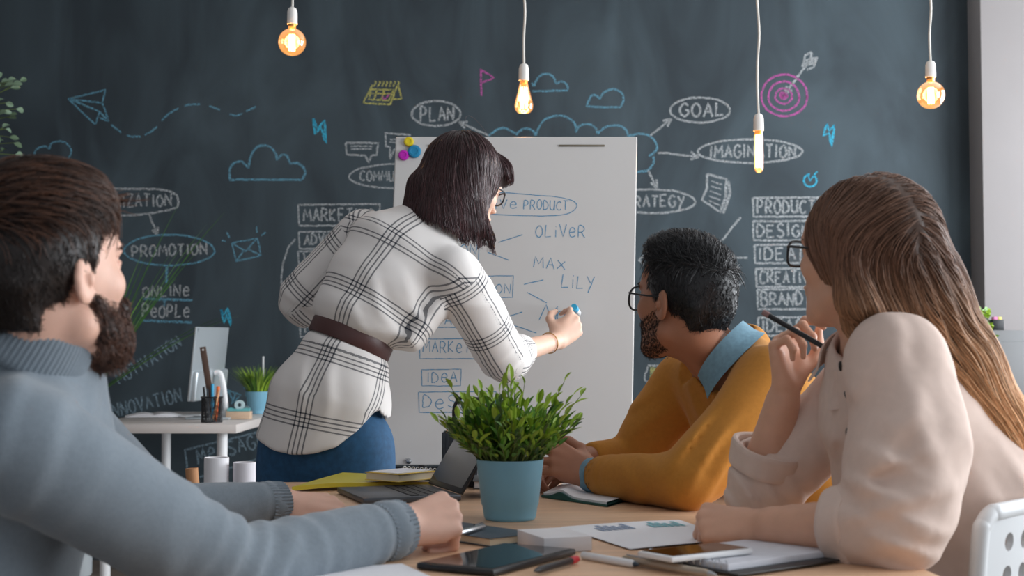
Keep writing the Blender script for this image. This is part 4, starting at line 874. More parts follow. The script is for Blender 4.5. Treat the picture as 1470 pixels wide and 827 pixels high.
def sculpt_hand(F, wrist, d, n, right, flex, spread=(6, 1, -5, -12), thumb=None, sc=1.0, wr=.026, k=.005):
    """d: wrist to knuckles, n: back of the hand; flex: (knuckle, middle, tip) bends in degrees for each of four fingers"""
    d = unit(d); n = unit(np.asarray(n, float)-d*np.dot(n, d)); s_ = np.cross(n, d) if right else np.cross(d, n); w = np.asarray(wrist, float)
    L = lambda a, b, c: w+sc*(a*d+b*s_+c*n)
    mcp = [L(.088, .030, .003), L(.091, .010, .006), L(.085, -.010, .004), L(.076, -.028, 0)]
    for i, m_ in enumerate(mcp):
        F.cone(L(.004, .012-.008*i, 0), m_, .0155*sc, (.0118, .012, .0115, .0105)[i]*sc, .010)
    F.cone(L(.012, .016, -.008), L(.052, .030, -.010), .015*sc, .012*sc, .010); F.cone(L(.012, -.014, -.007), L(.055, -.026, -.007), .015*sc, .011*sc, .010)
    lens = ((.043, .026, .021), (.048, .030, .022), (.044, .028, .022), (.034, .021, .019)); rad = ((.0096, .0085, .0076, .0062), (.0098, .0087, .0077, .0064), (.0093, .0082, .0073, .006), (.0083, .0072, .0064, .0053)); out = {}
    if not hasattr(flex[0], '__len__'): flex = [flex]*4
    for i in range(4):
        a = math.radians(spread[i]); dd = d*math.cos(a)+s_*math.sin(a); p = mcp[i]; th = 0; pts = [p]
        for j in range(3):
            th += math.radians(flex[i][j]); p = p+(dd*math.cos(th)-n*math.sin(th))*lens[i][j]*sc; pts.append(p)
        for j in range(3): F.cone(pts[j], pts[j+1], rad[i][j]*sc, rad[i][j+1]*sc, .0035)
        for j in (1, 2): F.ball(pts[j], rad[i][j]*1.04*sc, .003)
        out[i] = pts
    thumb = thumb or ((.55, .75, -.25), (.85, .35, -.35), (.95, .05, -.30)); p = L(.022, .026, -.010); pts = [p]
    for (a, b, c), l in zip(thumb, (.040, .033, .027)): p = p+sc*l*unit(a*d+b*s_+c*n); pts.append(p)
    for j, (r0, r1) in enumerate(((.0145, .0112), (.0112, .0098), (.0098, .0076))): F.cone(pts[j], pts[j+1], r0*sc, r1*sc, .006 if j else .012)
    out['thumb'] = pts; out['L'] = L; return out

def grow(F, roots, dirf, nseg, step, off, width, color, tip_color=None, lift=0.0, jitter=.25, rng=None, free=.35, taper=.35, fall=None):
    """hair strands combed over the surface of a field"""
    rng = rng or np.random.default_rng(1); N = len(roots); p = roots.copy(); pts = [p.copy()]
    offs = rng.uniform(*off, N); jit = rng.normal(0, jitter, (N, 3)); loose = np.zeros(N, bool); prev = None
    st = np.asarray(step)*np.ones(N)*rng.uniform(.75, 1.1, N)
    for sgm in range(nseg):
        g = F.grad(p); dv = dirf(p)+jit; dv /= np.linalg.norm(dv, axis=1, keepdims=True)+1e-9
        t = dv-g*np.sum(dv*g, 1, keepdims=True); tl = np.linalg.norm(t, axis=1); loose |= tl < free
        if fall is not None: loose |= fall(p)
        t = np.where(loose[:, None], dv, t/(tl[:, None]+1e-9))
        if prev is not None: t = prev*.45+t*.55
        t /= np.linalg.norm(t, axis=1, keepdims=True)+1e-9; prev = t
        p = p+t*st[:, None]+g*(lift*st*(sgm+1)/nseg)[:, None]*(~loose)[:, None]
        dd = F.at(p); tgt = offs+lift*st*(sgm+1)*.6; corr = np.where(loose & (dd > 0), 0, np.clip(dd-tgt, -.01, .01)); p = p-F.grad(p)*corr[:, None]; pts.append(p.copy())
    pts = np.stack(pts, 1)                                            # N,S,3
    S_ = pts.shape[1]; tg = np.gradient(pts, axis=1); tg /= np.linalg.norm(tg, axis=2, keepdims=True)+1e-9
    u = np.cross(tg, rng.normal(0, 1, (N, 1, 3))); u /= np.linalg.norm(u, axis=2, keepdims=True)+1e-9; w = np.cross(tg, u)
    wd = (width*rng.uniform(.7, 1.3, N))[:, None, None]*(1-(1-taper)*np.linspace(0, 1, S_)**2)[None, :, None]*.5
    ring = np.stack([pts+wd*(math.cos(a)*u+math.sin(a)*w) for a in (0, 2.094, 4.189)], 2)      # N,S,3,3
    verts = ring.reshape(-1, 3); base = (np.arange(N)[:, None, None]*S_+np.arange(S_-1)[None, :, None])*3; a = np.arange(3)[None, None, :]; b = (a+1) % 3
    faces = np.stack([base+a, base+b, base+3+b, base+3+a], -1).reshape(-1, 4)
    c0 = np.asarray(color); c1 = c0 if tip_color is None else np.asarray(tip_color); tt = np.linspace(0, 1, S_)[None, :, None, None]**1.3
    vary = rng.uniform(.55, 1.45, N)[:, None, None, None]; colr = ((c0*(1-tt)+c1*tt)*vary*np.ones((N, S_, 3, 1))).reshape(-1, 3)
    return verts, faces, colr
def hair_mesh(name, pieces, material, parent, label=None):
    vs, fs, cs, b = [], [], [], 0
    for v, f, c in pieces: vs.append(v); fs.append(f+b); cs.append(c if np.ndim(c) == 2 else np.tile(np.asarray(c, float), (len(v), 1))); b += len(v)
    v = np.concatenate(vs); f = np.concatenate(fs); c = np.concatenate(cs); me = np_mesh(name, v, f)
    at = me.attributes.new('Col', 'FLOAT_COLOR', 'POINT'); at.data.foreach_set('color', np.concatenate([c, np.ones((len(c), 1))], 1).astype(np.float32).ravel())
    o = link(name, me, material, parent)
    if label: o['label'] = label
    return o
def pick(v, f, n, rng, keep=None):
    """n points spread evenly over a mesh"""
    c = v[f].mean(1)
    if keep is not None: c = c[keep(c)]
    return c[rng.integers(0, len(c), n)]+rng.normal(0, .0015, (n, 3))
def fixed(d): d = unit(d); return lambda p: np.tile(d, (len(p), 1))
def m_hair(name, rough=.42, spec=.35): return mat(name, (.05, .03, .02), rough=rough, spec=spec, attr='Col')
# ------------------------------------------------------------------ people
def skin(name, c, rough=.5): return mat(name, c, rough=rough, spec=.4, noise=.05, nscale=35, sss=.12)
HB = .0034        # skin grid
HC = .0058        # cloth grid
def person(base, label): return empty('person', base, label, 'person')
def bound(*pts, m=.14): a = np.array(pts); return a.min(0)-m, a.max(0)+m
def lerp(a, b, t): return np.asarray(a)*(1-t)+np.asarray(b)*t
def tube_chain(F, pts, rs, k=.02, n=5):
    """smoothly bending limb"""
    q = smooth_line(pts, n); r = np.interp(np.linspace(0, 1, len(q)), np.linspace(0, 1, len(rs)), rs); F.chain(q, list(r), k); return F

# ================================================================== the standing woman
def standing_woman():
    who = person((-.44, 3.42, 0), 'standing woman in white plaid shirt, belt and jeans writing on the flipchart')
    sk = skin('fair_skin', rgb(222, 182, 160)); hp = V(P(466, 625, 3.43)[0], 3.43, .86)
    H = Head(P(664, 267, 3.58), (.745, .56, -.30), roll=0, sc=.98)
    ST = [(P(461,640,3.42), .156, .128, (1,-.35,-.02)), (P(474,575,3.42), .150, .126, (1,-.35,-.15)), (P(496,510,3.43), .108, .096, (1,-.35,-.36)), (P(504,486,3.435), .097, .084, (1,-.35,-.42)),
          (P(517,460,3.44), .122, .104, (1,-.35,-.45)), (P(547,412,3.46), .138, .108, (1,-.35,-.5)), (P(577,367,3.48), .146, .098, (1,-.35,-.5)), (P(602,338,3.50), .105, .066, (1,-.35,-.5))]
    SR, SL = P(652,392,3.41), P(522,334,3.57); ER = P(722,512,3.56); WR = P(800,489,3.785); EL = P(434,428,3.62); WL = P(470,470,3.66)
    # skin
    lo, hi = bound(P(660,190,3.5), ST[0][0], ER, P(850,440,3.95), EL, m=.13); F = Field(lo, hi, HB)
    sculpt_head(F, H, jaw=.9, nose=.92, lips=1.15)
    F.cone(P(624,338,3.51), H.p(0,-.03,-.05), .047, .045, .03); F.loft([(c, a-.026, b-.024, s_) for c, a, b, s_ in ST[1:]], .03)
    F.cone(P(600,345,3.5), SR, .04, .040, .03); F.cone(P(600,345,3.5), SL, .04, .040, .03)
    tube_chain(F, [SR, lerp(SR,ER,.5), ER], [.044,.040,.034], .02); F.cone(ER, WR, .034, .0225, .012); tube_chain(F, [SL, EL], [.042,.033], .02); F.cone(EL, WL, .033, .022, .012)
    hd = sculpt_hand(F, WR, (.62,.50,.58), (.55,-.80,.22), True, [(48,38,20),(78,80,45),(82,85,45),(84,85,45)], sc=.95, thumb=((.5,.7,-.5),(.8,.1,-.6),(.9,-.2,-.3)))
    sculpt_hand(F, WL, (.75,-.3,-.2), (-.2,.5,.85), False, (30,35,20), sc=.9)
    body = body_mesh('body', F, sk, who)
    eyes(H, who, mat('brown_iris', rgb(60,40,28), rough=.15))
    # marker held against the board
    tipp = onboard(.001)(831, 451); capp = P(824, 441, 3.865)
    mk = pen('marker', capp, tipp, .0085, m_white, 'white marker with a bright blue cap end held against the flipchart', cat='marker', cap=m_cyan, tip=m_ink)
    MB().tube([lerp(WR, ER, .16)+.0275*(math.cos(t)*unit(np.cross(WR-ER, V(0,0,1)))+math.sin(t)*unit(np.cross(WR-ER, np.cross(WR-ER, V(0,0,1))))) for t in np.linspace(0, 2*math.pi, 30)], .0016, n=6).build('bracelet', mat('gold', rgb(205,165,105), rough=.3, metal=1.0), who)
    # shirt
    lo, hi = bound(ST[0][0]-V(0,0,.05), ST[-1][0], ER, WR, EL, SL, SR, m=.17); F = Field(lo, hi, HC)
    F.loft([(ST[0][0]-V(.02,0,.05), .158, .132, ST[0][3])]+ST, .025)
    F.slab(P(590,490,3.44), P(655,410,3.46), (0,1,0), .09, .03, .07, .03, .04)                            # shirt front hanging loose
    F.cone(P(600,352,3.5), SR, .060, .056, .03); F.cone(P(600,350,3.5), SL, .060, .056, .03); F.cone(P(615,345,3.5), P(632,322,3.52), .062, .058, .02)
    tube_chain(F, [SR, lerp(SR,ER,.5)+V(0,0,.004), ER, lerp(ER,WR,.20)], [.060,.060,.055,.046], .02); F.cone(lerp(ER,WR,.16), lerp(ER,WR,.34), .047, .045, .004)
    tube_chain(F, [SL, lerp(SL,EL,.55), EL, lerp(EL,WL,.45)], [.056,.056,.054,.044], .02)
    for c, dr, wl, am, rd, sd in ((ER, ER-SR, .05, .005, .10, 0), (lerp(SR,ER,.3), (.4,0,1), .07, .004, .10, 2), (EL, EL-SL, .05, .005, .10, 1), (ST[4][0], (.3,0,1), .050, .008, .13, 3), (P(560,440,3.36), (.9,0,.45), .06, .005, .12, 9), (P(470,560,3.3), (.95,0,-.3), .07, .005, .14, 8), (ST[4][0]+V(.1,0,.01), (.6,0,.8), .05, .006, .10, 5), (ST[2][0], (1,0,.3), .05, .004, .10, 4), (ST[6][0]+V(-.05,0,0), (1,0,.7), .11, .004, .14, 6), (lerp(ER,WR,.28), WR-ER, .03, .0025, .06, 1), (ST[1][0], (1,0,.4), .10, .004, .15, 2)):
        F.fold(c, dr, wl, am, rd, seed=sd)
    F.pinch(P(504,486,3.435), P(516,461,3.44)-P(494,512,3.43), .022, .022, .21)
    F.cut(lerp(ER,WR,.37), WR-ER, .09); F.cone(lerp(ER,WR,.26), WR, .036, .034, 0, 's'); F.cut(lerp(EL,WL,.6), WL-EL, .07)
    F.cut(P(636,322,3.52), P(650,295,3.55)-P(624,338,3.51), .085); F.cone(P(632,328,3.515), P(655,295,3.55), .052, .052, 0, 's')
    X = np.array([P(x,630,3.4)[0] for x in (350,368,385,400,430,460,490,520,540,547,551,558,600)]); Zc = np.array([P(500,y,3.33)[2] for y in (622,632,640,647,652,650,641,617,592,590,598,603,604)])
    q = F.sub(F.lo, V(P(640,0,3.4)[0], F.lo[1]+9, P(500,560,3.4)[2])); sl, Xs, Ys, Zs = q; F.d[sl] = np.maximum(F.d[sl], (np.interp(Xs, X, Zc)-Zs-.0*Ys).astype(np.float32))
    v, f = F.mesh(2); me = np_mesh('shirt', v, f)
    # plaid follows the cloth: along and around the trunk and each sleeve
    cen = v[f].mean(1); sts = [s_[0] for s_ in ST]; arc = np.concatenate([[0], np.cumsum([np.linalg.norm(b-a) for a, b in zip(sts[:-1], sts[1:])])])
    def seg(p, a, b): ba = b-a; t = np.clip(((p-a)@ba)/np.dot(ba, ba), 0, 1); return np.linalg.norm(p-a-t[:, None]*ba, axis=1), t
    armR = (SR+unit(ER-SR)*.015, ER, lerp(ER,WR,.40)); armL = (SL+unit(EL-SL)*.02, EL, WL)
    dR = np.minimum(seg(cen, armR[0], armR[1])[0], seg(cen, armR[1], armR[2])[0])/.060; dL = np.minimum(seg(cen, armL[0], armL[1])[0], seg(cen, armL[1], armL[2])[0])/.060
    loR = ((cen-armR[0])@unit(ER-SR) > 0) & (dR < 1.35) & (cen[:, 0] > P(628,400,3.4)[0]); loL = ((cen-armL[0])@unit(EL-SL) > 0) & (dL < 1.30) & (((cen-P(478,390,3.5))@unit(V(-1,0,.35))) > 0)
    side = unit(V(1,-.35,-.35)); vv = v[f].reshape(-1, 3); reg = np.repeat(np.where(loR, 1, np.where(loL, 2, 0)), 4); uv = np.zeros((len(vv), 2))
    def limb(p, pts):
        best = np.full(len(p), 9e9); U = np.zeros((len(p), 2)); off = 0
        for a, b in zip(pts[:-1], pts[1:]):
            dd, t = seg(p, a, b); w = unit(b-a); e1 = unit(np.cross(w, V(.35,-.9,.25))); e2 = np.cross(w, e1); q_ = p-a; L_ = np.linalg.norm(b-a)
            ang = np.arctan2(q_@e1, q_@e2)*.058; m_ = dd < best; U[m_, 0] = ang[m_]; U[m_, 1] = (off+t*L_)[m_]; best = np.minimum(best, dd); off += L_
        return U
    # trunk: nearest point along the spine polyline
    best = np.full(len(vv), 9e9)
    for i, (a, b) in enumerate(zip(sts[:-1], sts[1:])):
        ba = b-a; L_ = np.linalg.norm(ba); t = (vv-a)@ba/(L_*L_); lo_ = 0 if i else -2; hi_ = 1 if i < len(sts)-2 else 3; t = np.clip(t, lo_, hi_); q_ = vv-a-t[:, None]*ba; dd = np.linalg.norm(q_, axis=1)
        A_ = ST[i][1]*(1-np.clip(t,0,1))+ST[i+1][1]*np.clip(t,0,1); B_ = ST[i][2]*(1-np.clip(t,0,1))+ST[i+1][2]*np.clip(t,0,1); w = ba/L_; u_ = unit(side-w*np.dot(side, w)); n_ = np.cross(w, u_)
        ang = np.arctan2((q_@u_)/A_, -(q_@n_)/B_*np.sign(n_[1])*-1*-1)*(A_+B_)*.5; m_ = dd < best; uv[m_, 0] = ang[m_]; uv[m_, 1] = (arc[i]+t*L_)[m_]; best = np.minimum(best, dd)
    for r_, pts, o_ in ((1, armR, (.035, .045)), (2, armL, (.03, .02))): m_ = reg == r_; uv[m_] = limb(vv[m_], pts)+np.array(o_)
    ul = me.uv_layers.new(name='cloth'); ul.data.foreach_set('uv', uv.astype(np.float32).ravel())
    m = mat('plaid_cotton', rgb(226, 222, 219), rough=.85, bump=.06, bscale=700); nt = m.node_tree; b = nt.nodes['Principled BSDF']; uvn = nt.nodes.new('ShaderNodeUVMap'); uvn.uv_map = 'cloth'; sp = nt.nodes.new('ShaderNodeSeparateXYZ'); nt.links.new(uvn.outputs[0], sp.inputs[0])
    def M_(op, a, b_=None, c=None):
        nd = nt.nodes.new('ShaderNodeMath'); nd.operation = op
        for i, x in enumerate((a, b_, c)):
            if x is None: continue
            if isinstance(x, (int, float)): nd.inputs[i].default_value = x
            else: nt.links.new(x, nd.inputs[i])
        return nd.outputs[0]
    def stripes(src, period, phase):
        x = M_('ABSOLUTE', M_('SUBTRACT', M_('FLOORED_MODULO', M_('ADD', src, phase), period), period/2)); inb = M_('LESS_THAN', x, .0205)
        ln_ = M_('LESS_THAN', M_('ABSOLUTE', M_('SUBTRACT', M_('FLOORED_MODULO', x, .0104), .0052)), .0017); return M_('MULTIPLY', ln_, inb), inb
    s1, b1 = stripes(sp.outputs[0], .150, .075); s2, b2 = stripes(sp.outputs[1], .150, .013)
    dark = M_('MINIMUM', M_('ADD', M_('ADD', M_('MULTIPLY', s1, .72), M_('MULTIPLY', s2, .72)), M_('MULTIPLY', M_('ADD', b1, b2), .03)), 1.0)
    mx = nt.nodes.new('ShaderNodeMix'); mx.data_type = 'RGBA'; nt.links.new(dark, mx.inputs['Factor']); mx.inputs[6].default_value = (*rgb(226,222,219), 1); mx.inputs[7].default_value = (*rgb(22,34,50), 1); nt.links.new(mx.outputs[2], b.inputs['Base Color'])
    link('shirt', me, m, who)
    # belt
    c, A_, B_, sd = P(504,486,3.435), .101, .088, ST[3][3]; w = unit(P(516,461,3.44)-P(494,512,3.43)); u_ = unit(np.asarray(sd)-w*np.dot(sd, w)); n_ = np.cross(w, u_)
    ring = lambda a, r, z: c+u_*math.cos(a)*(A_+r)+n_*math.sin(a)*(B_+r)+w*z
    bl = MB(); prof = [(.002,-.019),(.0045,-.0195),(.006,-.017),(.006,.017),(.0045,.0195),(.002,.019),(-.012,.0),(.002,-.019)]
    bl.quadgrid(lambda a, b: ring(a*2*math.pi, *[np.interp(b*7, range(8), [p_[i] for p_ in prof]) for i in (0, 1)]), 64, 7); bl.build('belt', mat('brown_leather', rgb(74,44,42), rough=.45, bump=.1, bscale=300), who)
    # jeans and shoes
    F = Field((-.70,3.20,.03), (-.24,3.66,.98), .0085); hc = P(468,610,3.43); F.slab(hc+V(0,0,.03), hc+V(-.005,0,-.07), (1,-.35,0), .125, .105, .14, .115, .03)
    for X0, dx, Y0 in ((-.382, .0, 3.40), (-.522, -.01, 3.46)): tube_chain(F, [V(X0,Y0,.82), V(X0+dx,Y0+.01,.62), V(X0+dx,Y0-.01,.45), V(X0+dx,Y0+.02,.08)], [.098,.082,.062,.048], .025); F.fold(V(X0,Y0,.78), (.3,0,1), .06, .004, .10, seed=X0*9); F.fold(V(X0+dx,Y0,.12), (0,0,1), .05, .004, .09)
    F.cut(V(-.45,3.42,.075), (0,0,-1), .4); body_mesh('jeans', F, mat('denim', rgb(32,80,118), rough=.8, noise=.18, nscale=70, bump=.1, bscale=500), who, 2)
    for X0, Y0 in ((-.382, 3.41), (-.532, 3.47)):
        F = Field((X0-.08,Y0-.12,-.02), (X0+.2,Y0+.25,.14), .006); F.slab(V(X0,Y0-.02,.045), V(X0+.06,Y0+.12,.03), (1,-.5,0), .036, .04, .04, .026, .02); F.cone(V(X0,Y0,.05), V(X0,Y0,.10), .04, .042, .01); F.cut(V(X0,Y0,.003), (0,0,-1), .4); body_mesh('shoe', F, mat('white_leather', rgb(210,208,205), rough=.5), who, 2)
    # bob haircut
    rng = np.random.default_rng(4); hr = rgb(54, 35, 37); F = Field(*bound(P(575,190,3.45), P(725,355,3.72), P(580,300,3.40), m=.05), .0042)
    F.ell(H.p(0,-.012,.030), np.array((.090,.110,.100))*.98, H.R, .02)
    F.slab(P(664,236,3.55), P(640,318,3.52), (.88,.25,-.32), .080, .098, .097, .100, .03); F.slab(P(657,245,3.49), P(677,333,3.47), (.95,.1,-.2), .043, .028, .034, .022, .02)
    F.cone(P(681,300,3.475), P(706,344,3.47), .018, .008, .015); F.cone(P(610,270,3.52), P(600,300,3.52), .045, .035, .03)
    F.ell(H.p(0,.072,.068), (.074,.040,.040), H.R, .02); F.slab(H.p(0,.060,.085), H.p(0,.100,.044), H.R[:,0], .058, .018, .064, .010, .02)
    F.ell(H.p(.0,.150,-.075), (.085,.072,.115), H.R, .01, 's'); F.slab(P(608,322,3.53), P(600,345,3.53), (1,0,-.3), .01, .05, .01, .05, 0.0, 's')
    F.cut(P(646,330,3.5), (-.40,0,-.92), .20); F.ell(H.p(0,.02,-.02), (.070,.080,.10), H.R, .01, 's')
    v, f = F.mesh(2); crown = H.p(0,-.03,.125)
    def comb(p):
        d = np.tile(unit(V(.10,.02,-1.0)), (len(p), 1)); loc = (p-H.c)@H.R; fr = (loc[:, 1] > .045) & (loc[:, 2] > .03); out = p-crown; out[:, 2] *= .4
        out /= np.linalg.norm(out, axis=1, keepdims=True)+1e-9; near = np.exp(-np.linalg.norm(p-crown, axis=1)**2/.0045)[:, None]; d = d*(1-near)+out*near
        d[fr] = unit(H.R[:, 1]*.5-H.R[:, 2]*.9); return d
    kp = lambda c: (c-P(646,320,3.5))@V(-.40,0,-.92) < -.005
    S1 = grow(F, pick(v, f, 5200, rng, kp), comb, 12, .016, (.0005,.0035), .0016, np.array(hr)*.9, np.array(rgb(84,52,54)), jitter=.10, rng=rng, free=.2, fall=lambda p: ((p-P(646,330,3.5))@V(-.40,0,-.92) > -.012))
    # trim everything to the diagonal bob line, a few wisps longer
    def trim(S_, margin):
        vv_, ff_, cc_ = S_; dist = (vv_-P(646,334,3.5))@V(-.40,0,-.92); n_ = 13*3; mg = np.repeat(rng.uniform(-.002, margin, len(vv_)//n_), n_); bad = dist > mg
        loc = (vv_-H.c)@H.R; bad |= (loc[:, 1] > .068) & (loc[:, 2] < .034+.010*np.repeat(rng.random(len(vv_)//n_), n_)) & (loc[:, 0] < .075) & (np.abs(loc[:, 0]) < .09)
        bad = np.repeat(np.maximum.accumulate(bad.reshape(-1, 13, 3).any(2), axis=1).ravel(), 3)
        ok = ~bad[ff_].any(1); return vv_, ff_[ok], cc_
    hair_mesh('hair', [(v, f, np.array(hr)*.55), trim(S1, .012)], m_hair('dark_hair', rough=.36, spec=.45), who)
    glasses(H, who, m_black, 'black rimmed spectacles', w=.025, h=.016)
standing_woman()
def sitting_legs(who, hip, knee_dir, side, cloth, shoe_col, gap=.10, r=.085):
    """trousers and shoes of a seated person: hips on the seat, shins down to the floor"""
    hip = np.asarray(hip, float); kd = unit(knee_dir); sd = unit(side); K = hip+kd*.42
    lo, hi = bound(hip, K, K*V(1,1,0)+V(0,0,.05), m=.30); F = Field(lo, hi, .011)
    F.slab(hip+V(0,0,.10), hip+V(0,0,-.0), sd, .15, .115, .165, .12, .04)
    for sgn in (-1, 1):
        a = hip+sd*sgn*.085; k = K+sd*sgn*gap; F.cone(a, k+V(0,0,.02), r, r*.76, .04); F.cone(k+V(0,0,.02), k*V(1,1,0)+kd*.02+V(0,0,.10), r*.74, r*.58, .03)
        sh = Field(k*V(1,1,0)+V(-.2,-.2,-.02), k*V(1,1,0)+V(.2,.2,.16), .008); b = k*V(1,1,0)+kd*.02; sh.slab(b+V(0,0,.045), b+kd*.14+V(0,0,.03), np.cross(kd, (0,0,1)), .038, .042, .042, .028, .02); sh.cone(b+V(0,0,.05), b+V(0,0,.11), .042, .044, .01); sh.cut(b+V(0,0,.003), (0,0,-1), .4)
        body_mesh('shoe', sh, shoe_col, who, 2)
    body_mesh('trousers', F, cloth, who, 2)
def collar_band(who, c, axis, side, r0, r1, h, m, a0, a1, flare=.012, name='collar', thick=.0035, squash=1.0, drop=0.0):
    """standing or folded band of cloth round a neck, open at the front between a0 and a1"""
    w = unit(axis); u = unit(np.asarray(side, float)-w*np.dot(side, w)); n = np.cross(w, u); mb = MB()
    def pt(a, t, o): 
        fr = abs((a-(a0+a1)/2)/((a1-a0)/2)); r = r0+(r1-r0)*t+flare*max(0, (.35-t))*2+o
        return c+(u*math.cos(a)+n*math.sin(a)*squash)*r+w*(h*(t-.5)-drop*fr**3)
    f0 = lambda s, t: pt(a0+(a1-a0)*s, t, 0); f1 = lambda s, t: pt(a0+(a1-a0)*s, t, thick)
    mb.quadgrid(f0, 60, 5); mb.quadgrid(f1, 60, 5)
    for t in (0, 1): mb.quadgrid(lambda s, q, t=t: pt(a0+(a1-a0)*s, t, thick*q), 60, 1)
    for s_ in (0, 1): mb.quadgrid(lambda t, q, s_=s_: pt(a0+(a1-a0)*s_, t, thick*q), 5, 1)
    return mb.build(name, m, who)

# ================================================================== the bearded man in the grey turtleneck
def bearded_man():
    who = person((-.74, 1.86, 0), 'seated bearded man in grey turtleneck with forearms on the table')
    sk = skin('rosy_skin', rgb(222, 178, 158)); H = Head(P(62, 398, 1.76), (.47, .87, .19), sc=1.04)
    SR, ER, WR = P(22,636,1.66), P(335,822,1.83), P(577,757,2.06); SL, EL, WL = V(-.70,2.08,.97), P(222,738,2.28), P(405,723,2.45)
    ST = [(V(-.635,1.86,1.00), .10, .075, (.34,-.94,0)), (V(-.66,1.86,.93), .185, .115, (.34,-.94,0)), (V(-.72,1.84,.72), .165, .125, (.34,-.94,0)), (V(-.78,1.82,.52), .17, .13, (.34,-.94,0))]
    lo, hi = bound(H.c, ST[-1][0], SR, ER, WR+V(.08,.06,0), SL, WL+V(.10,0,0), m=.13); F = Field(lo, hi, HB)
    sculpt_head(F, H, jaw=1.05)
    F.cone(V(-.625,1.85,1.02), H.p(0,-.028,-.05), .060, .056, .03); F.loft([(c, a-.02, b-.02, s_) for c, a, b, s_ in ST], .03)
    for S_, E_, W_ in ((SR,ER,WR),(SL,EL,WL)): F.cone(ST[1][0]+V(0,0,.04), S_, .05, .05, .03); tube_chain(F, [S_, E_], [.052,.040], .02); F.cone(E_, W_, .040, .029, .012)
    sculpt_hand(F, WR, (.72,.58,.12), (.30,-.56,.78), True, [(62,62,35),(68,68,40),(72,72,42),(76,72,42)], sc=1.04, wr=.029, thumb=((.6,.6,-.5),(.85,.15,-.5),(.9,-.2,-.4)))
    sculpt_hand(F, WL, (.93,.28,-.10), (.05,-.38,.92), False, [(26,44,30),(32,50,32),(38,54,34),(42,58,34)], sc=1.04, wr=.029, thumb=((.7,.65,-.2),(.95,.2,-.15),(.98,.0,-.2)))
    FB = F; bv, bf = F.mesh(1); link('body', np_mesh('body', bv, bf), sk, who); eyes(H, who, mat('grey_iris', rgb(90,110,120), rough=.15))
    # ears belong to the body mesh and share its skin
    m_sw = mat('grey_knit', rgb(118, 130, 140), rough=.9, noise=.06, nscale=160, sheen=.25, bump=.18, bscale=420)
    lo, hi = bound(H.c-V(0,0,.12), ST[-1][0], SR, ER, WR, SL, WL, m=.17); F = Field(lo, hi, HC)
    F.loft([(ST[0][0]+V(0,0,.02), .10, .085, ST[0][3]), (ST[1][0], .19, .13, ST[1][3])]+[(c, a+.012, b+.012, s_) for c, a, b, s_ in ST[2:]], .03)
    F.cone(ST[0][0]+V(0,0,.0), SR, .075, .068, .04); F.cone(ST[0][0]+V(0,0,.0), SL, .075, .068, .04)
    tube_chain(F, [SR, lerp(SR,ER,.5), ER], [.070,.062,.056], .02); tube_chain(F, [ER, lerp(ER,WR,.5), lerp(ER,WR,.97)], [.056,.047,.041], .012)
    tube_chain(F, [SL, lerp(SL,EL,.5), EL], [.066,.058,.052], .02); tube_chain(F, [EL, lerp(EL,WL,.5), lerp(EL,WL,.97)], [.046,.040,.037], .012)
    nk = P(16,560,1.80); nt_ = P(50,458,1.765); F.slab(nk, nt_, (.7,-.7,0), .082, .082, .077, .077, .012)
    for c, dr, wl, am, rd, sd in ((ER, ER-SR, .045, .006, .12, 0), (lerp(SR,ER,.75), (.8,.2,-.3), .055, .004, .11, 2), (lerp(ER,WR,.35), WR-ER, .05, .003, .09, 4), (lerp(ER,WR,.8), WR-ER, .035, .003, .07, 1), (EL, EL-SL, .05, .005, .1, 1), (lerp(EL,WL,.75), (.8,0,.6), .04, .004, .07, 3), (SR, (.6,.2,-.5), .07, .005, .13, 5), (ST[1][0]+V(.05,-.1,.02), (.3,-.6,.6), .08, .004, .14, 7), (nk, nt_-nk, .03, .003, .10, 2)): F.fold(c, dr, wl, am, rd, seed=sd)
    F.pinch(lerp(nk,nt_,.10), nt_-nk, .008, .010, .12)
    for E_, W_ in ((ER,WR),(EL,WL)): F.pinch(lerp(E_,W_,.83), W_-E_, .010, .004, .07); F.cut(lerp(E_,W_,.985), W_-E_, .08); F.cone(lerp(E_,W_,.93), W_+(W_-E_)*.2, .034, .034, 0, 's')
    F.cut(nt_, (.60,.05,.80), .13); F.cone(lerp(nk,nt_,.6), nt_+V(.02,0,.06), .067, .067, 0, 's')
    body_mesh('turtleneck', F, m_sw, who, 2)
    # ribbed cuffs
    for E_, W_, R_ in ((ER,WR,.0425),(EL,WL,.0395)):
        w = unit(W_-E_); e1 = unit(np.cross(w, V(0,0,1))); e2 = np.cross(w, e1); c0 = lerp(E_,W_,.84); L_ = np.linalg.norm(W_-E_)*.15; cf = MB(); n_ = 160
        cf.quadgrid(lambda a, b: c0+w*L_*b+(e1*math.cos(a*2*math.pi)+e2*math.sin(a*2*math.pi))*(R_*(1-.05*b)+.0011*math.sin(a*2*math.pi*40)), n_, 4); cf.quadgrid(lambda a, b: c0+w*L_*(1-.0*b)+(e1*math.cos(a*2*math.pi)+e2*math.sin(a*2*math.pi))*((R_*.95+.0011*math.sin(a*2*math.pi*40))*(1-b)+.031*b), n_, 1); cf.build('ribbed_cuff', m_sw, who)
    ax_ = unit(V(.52,.05,.85)); e1 = unit(np.cross(ax_, V(0,1,0))); e2 = np.cross(ax_, e1); cc = P(36,486,1.772); cb = MB()
    prof = [(.076,-.030),(.082,-.034),(.0865,-.028),(.0855,.0),(.082,.024),(.0785,.032),(.0745,.033),(.071,.028),(.070,.0),(.072,-.02)]
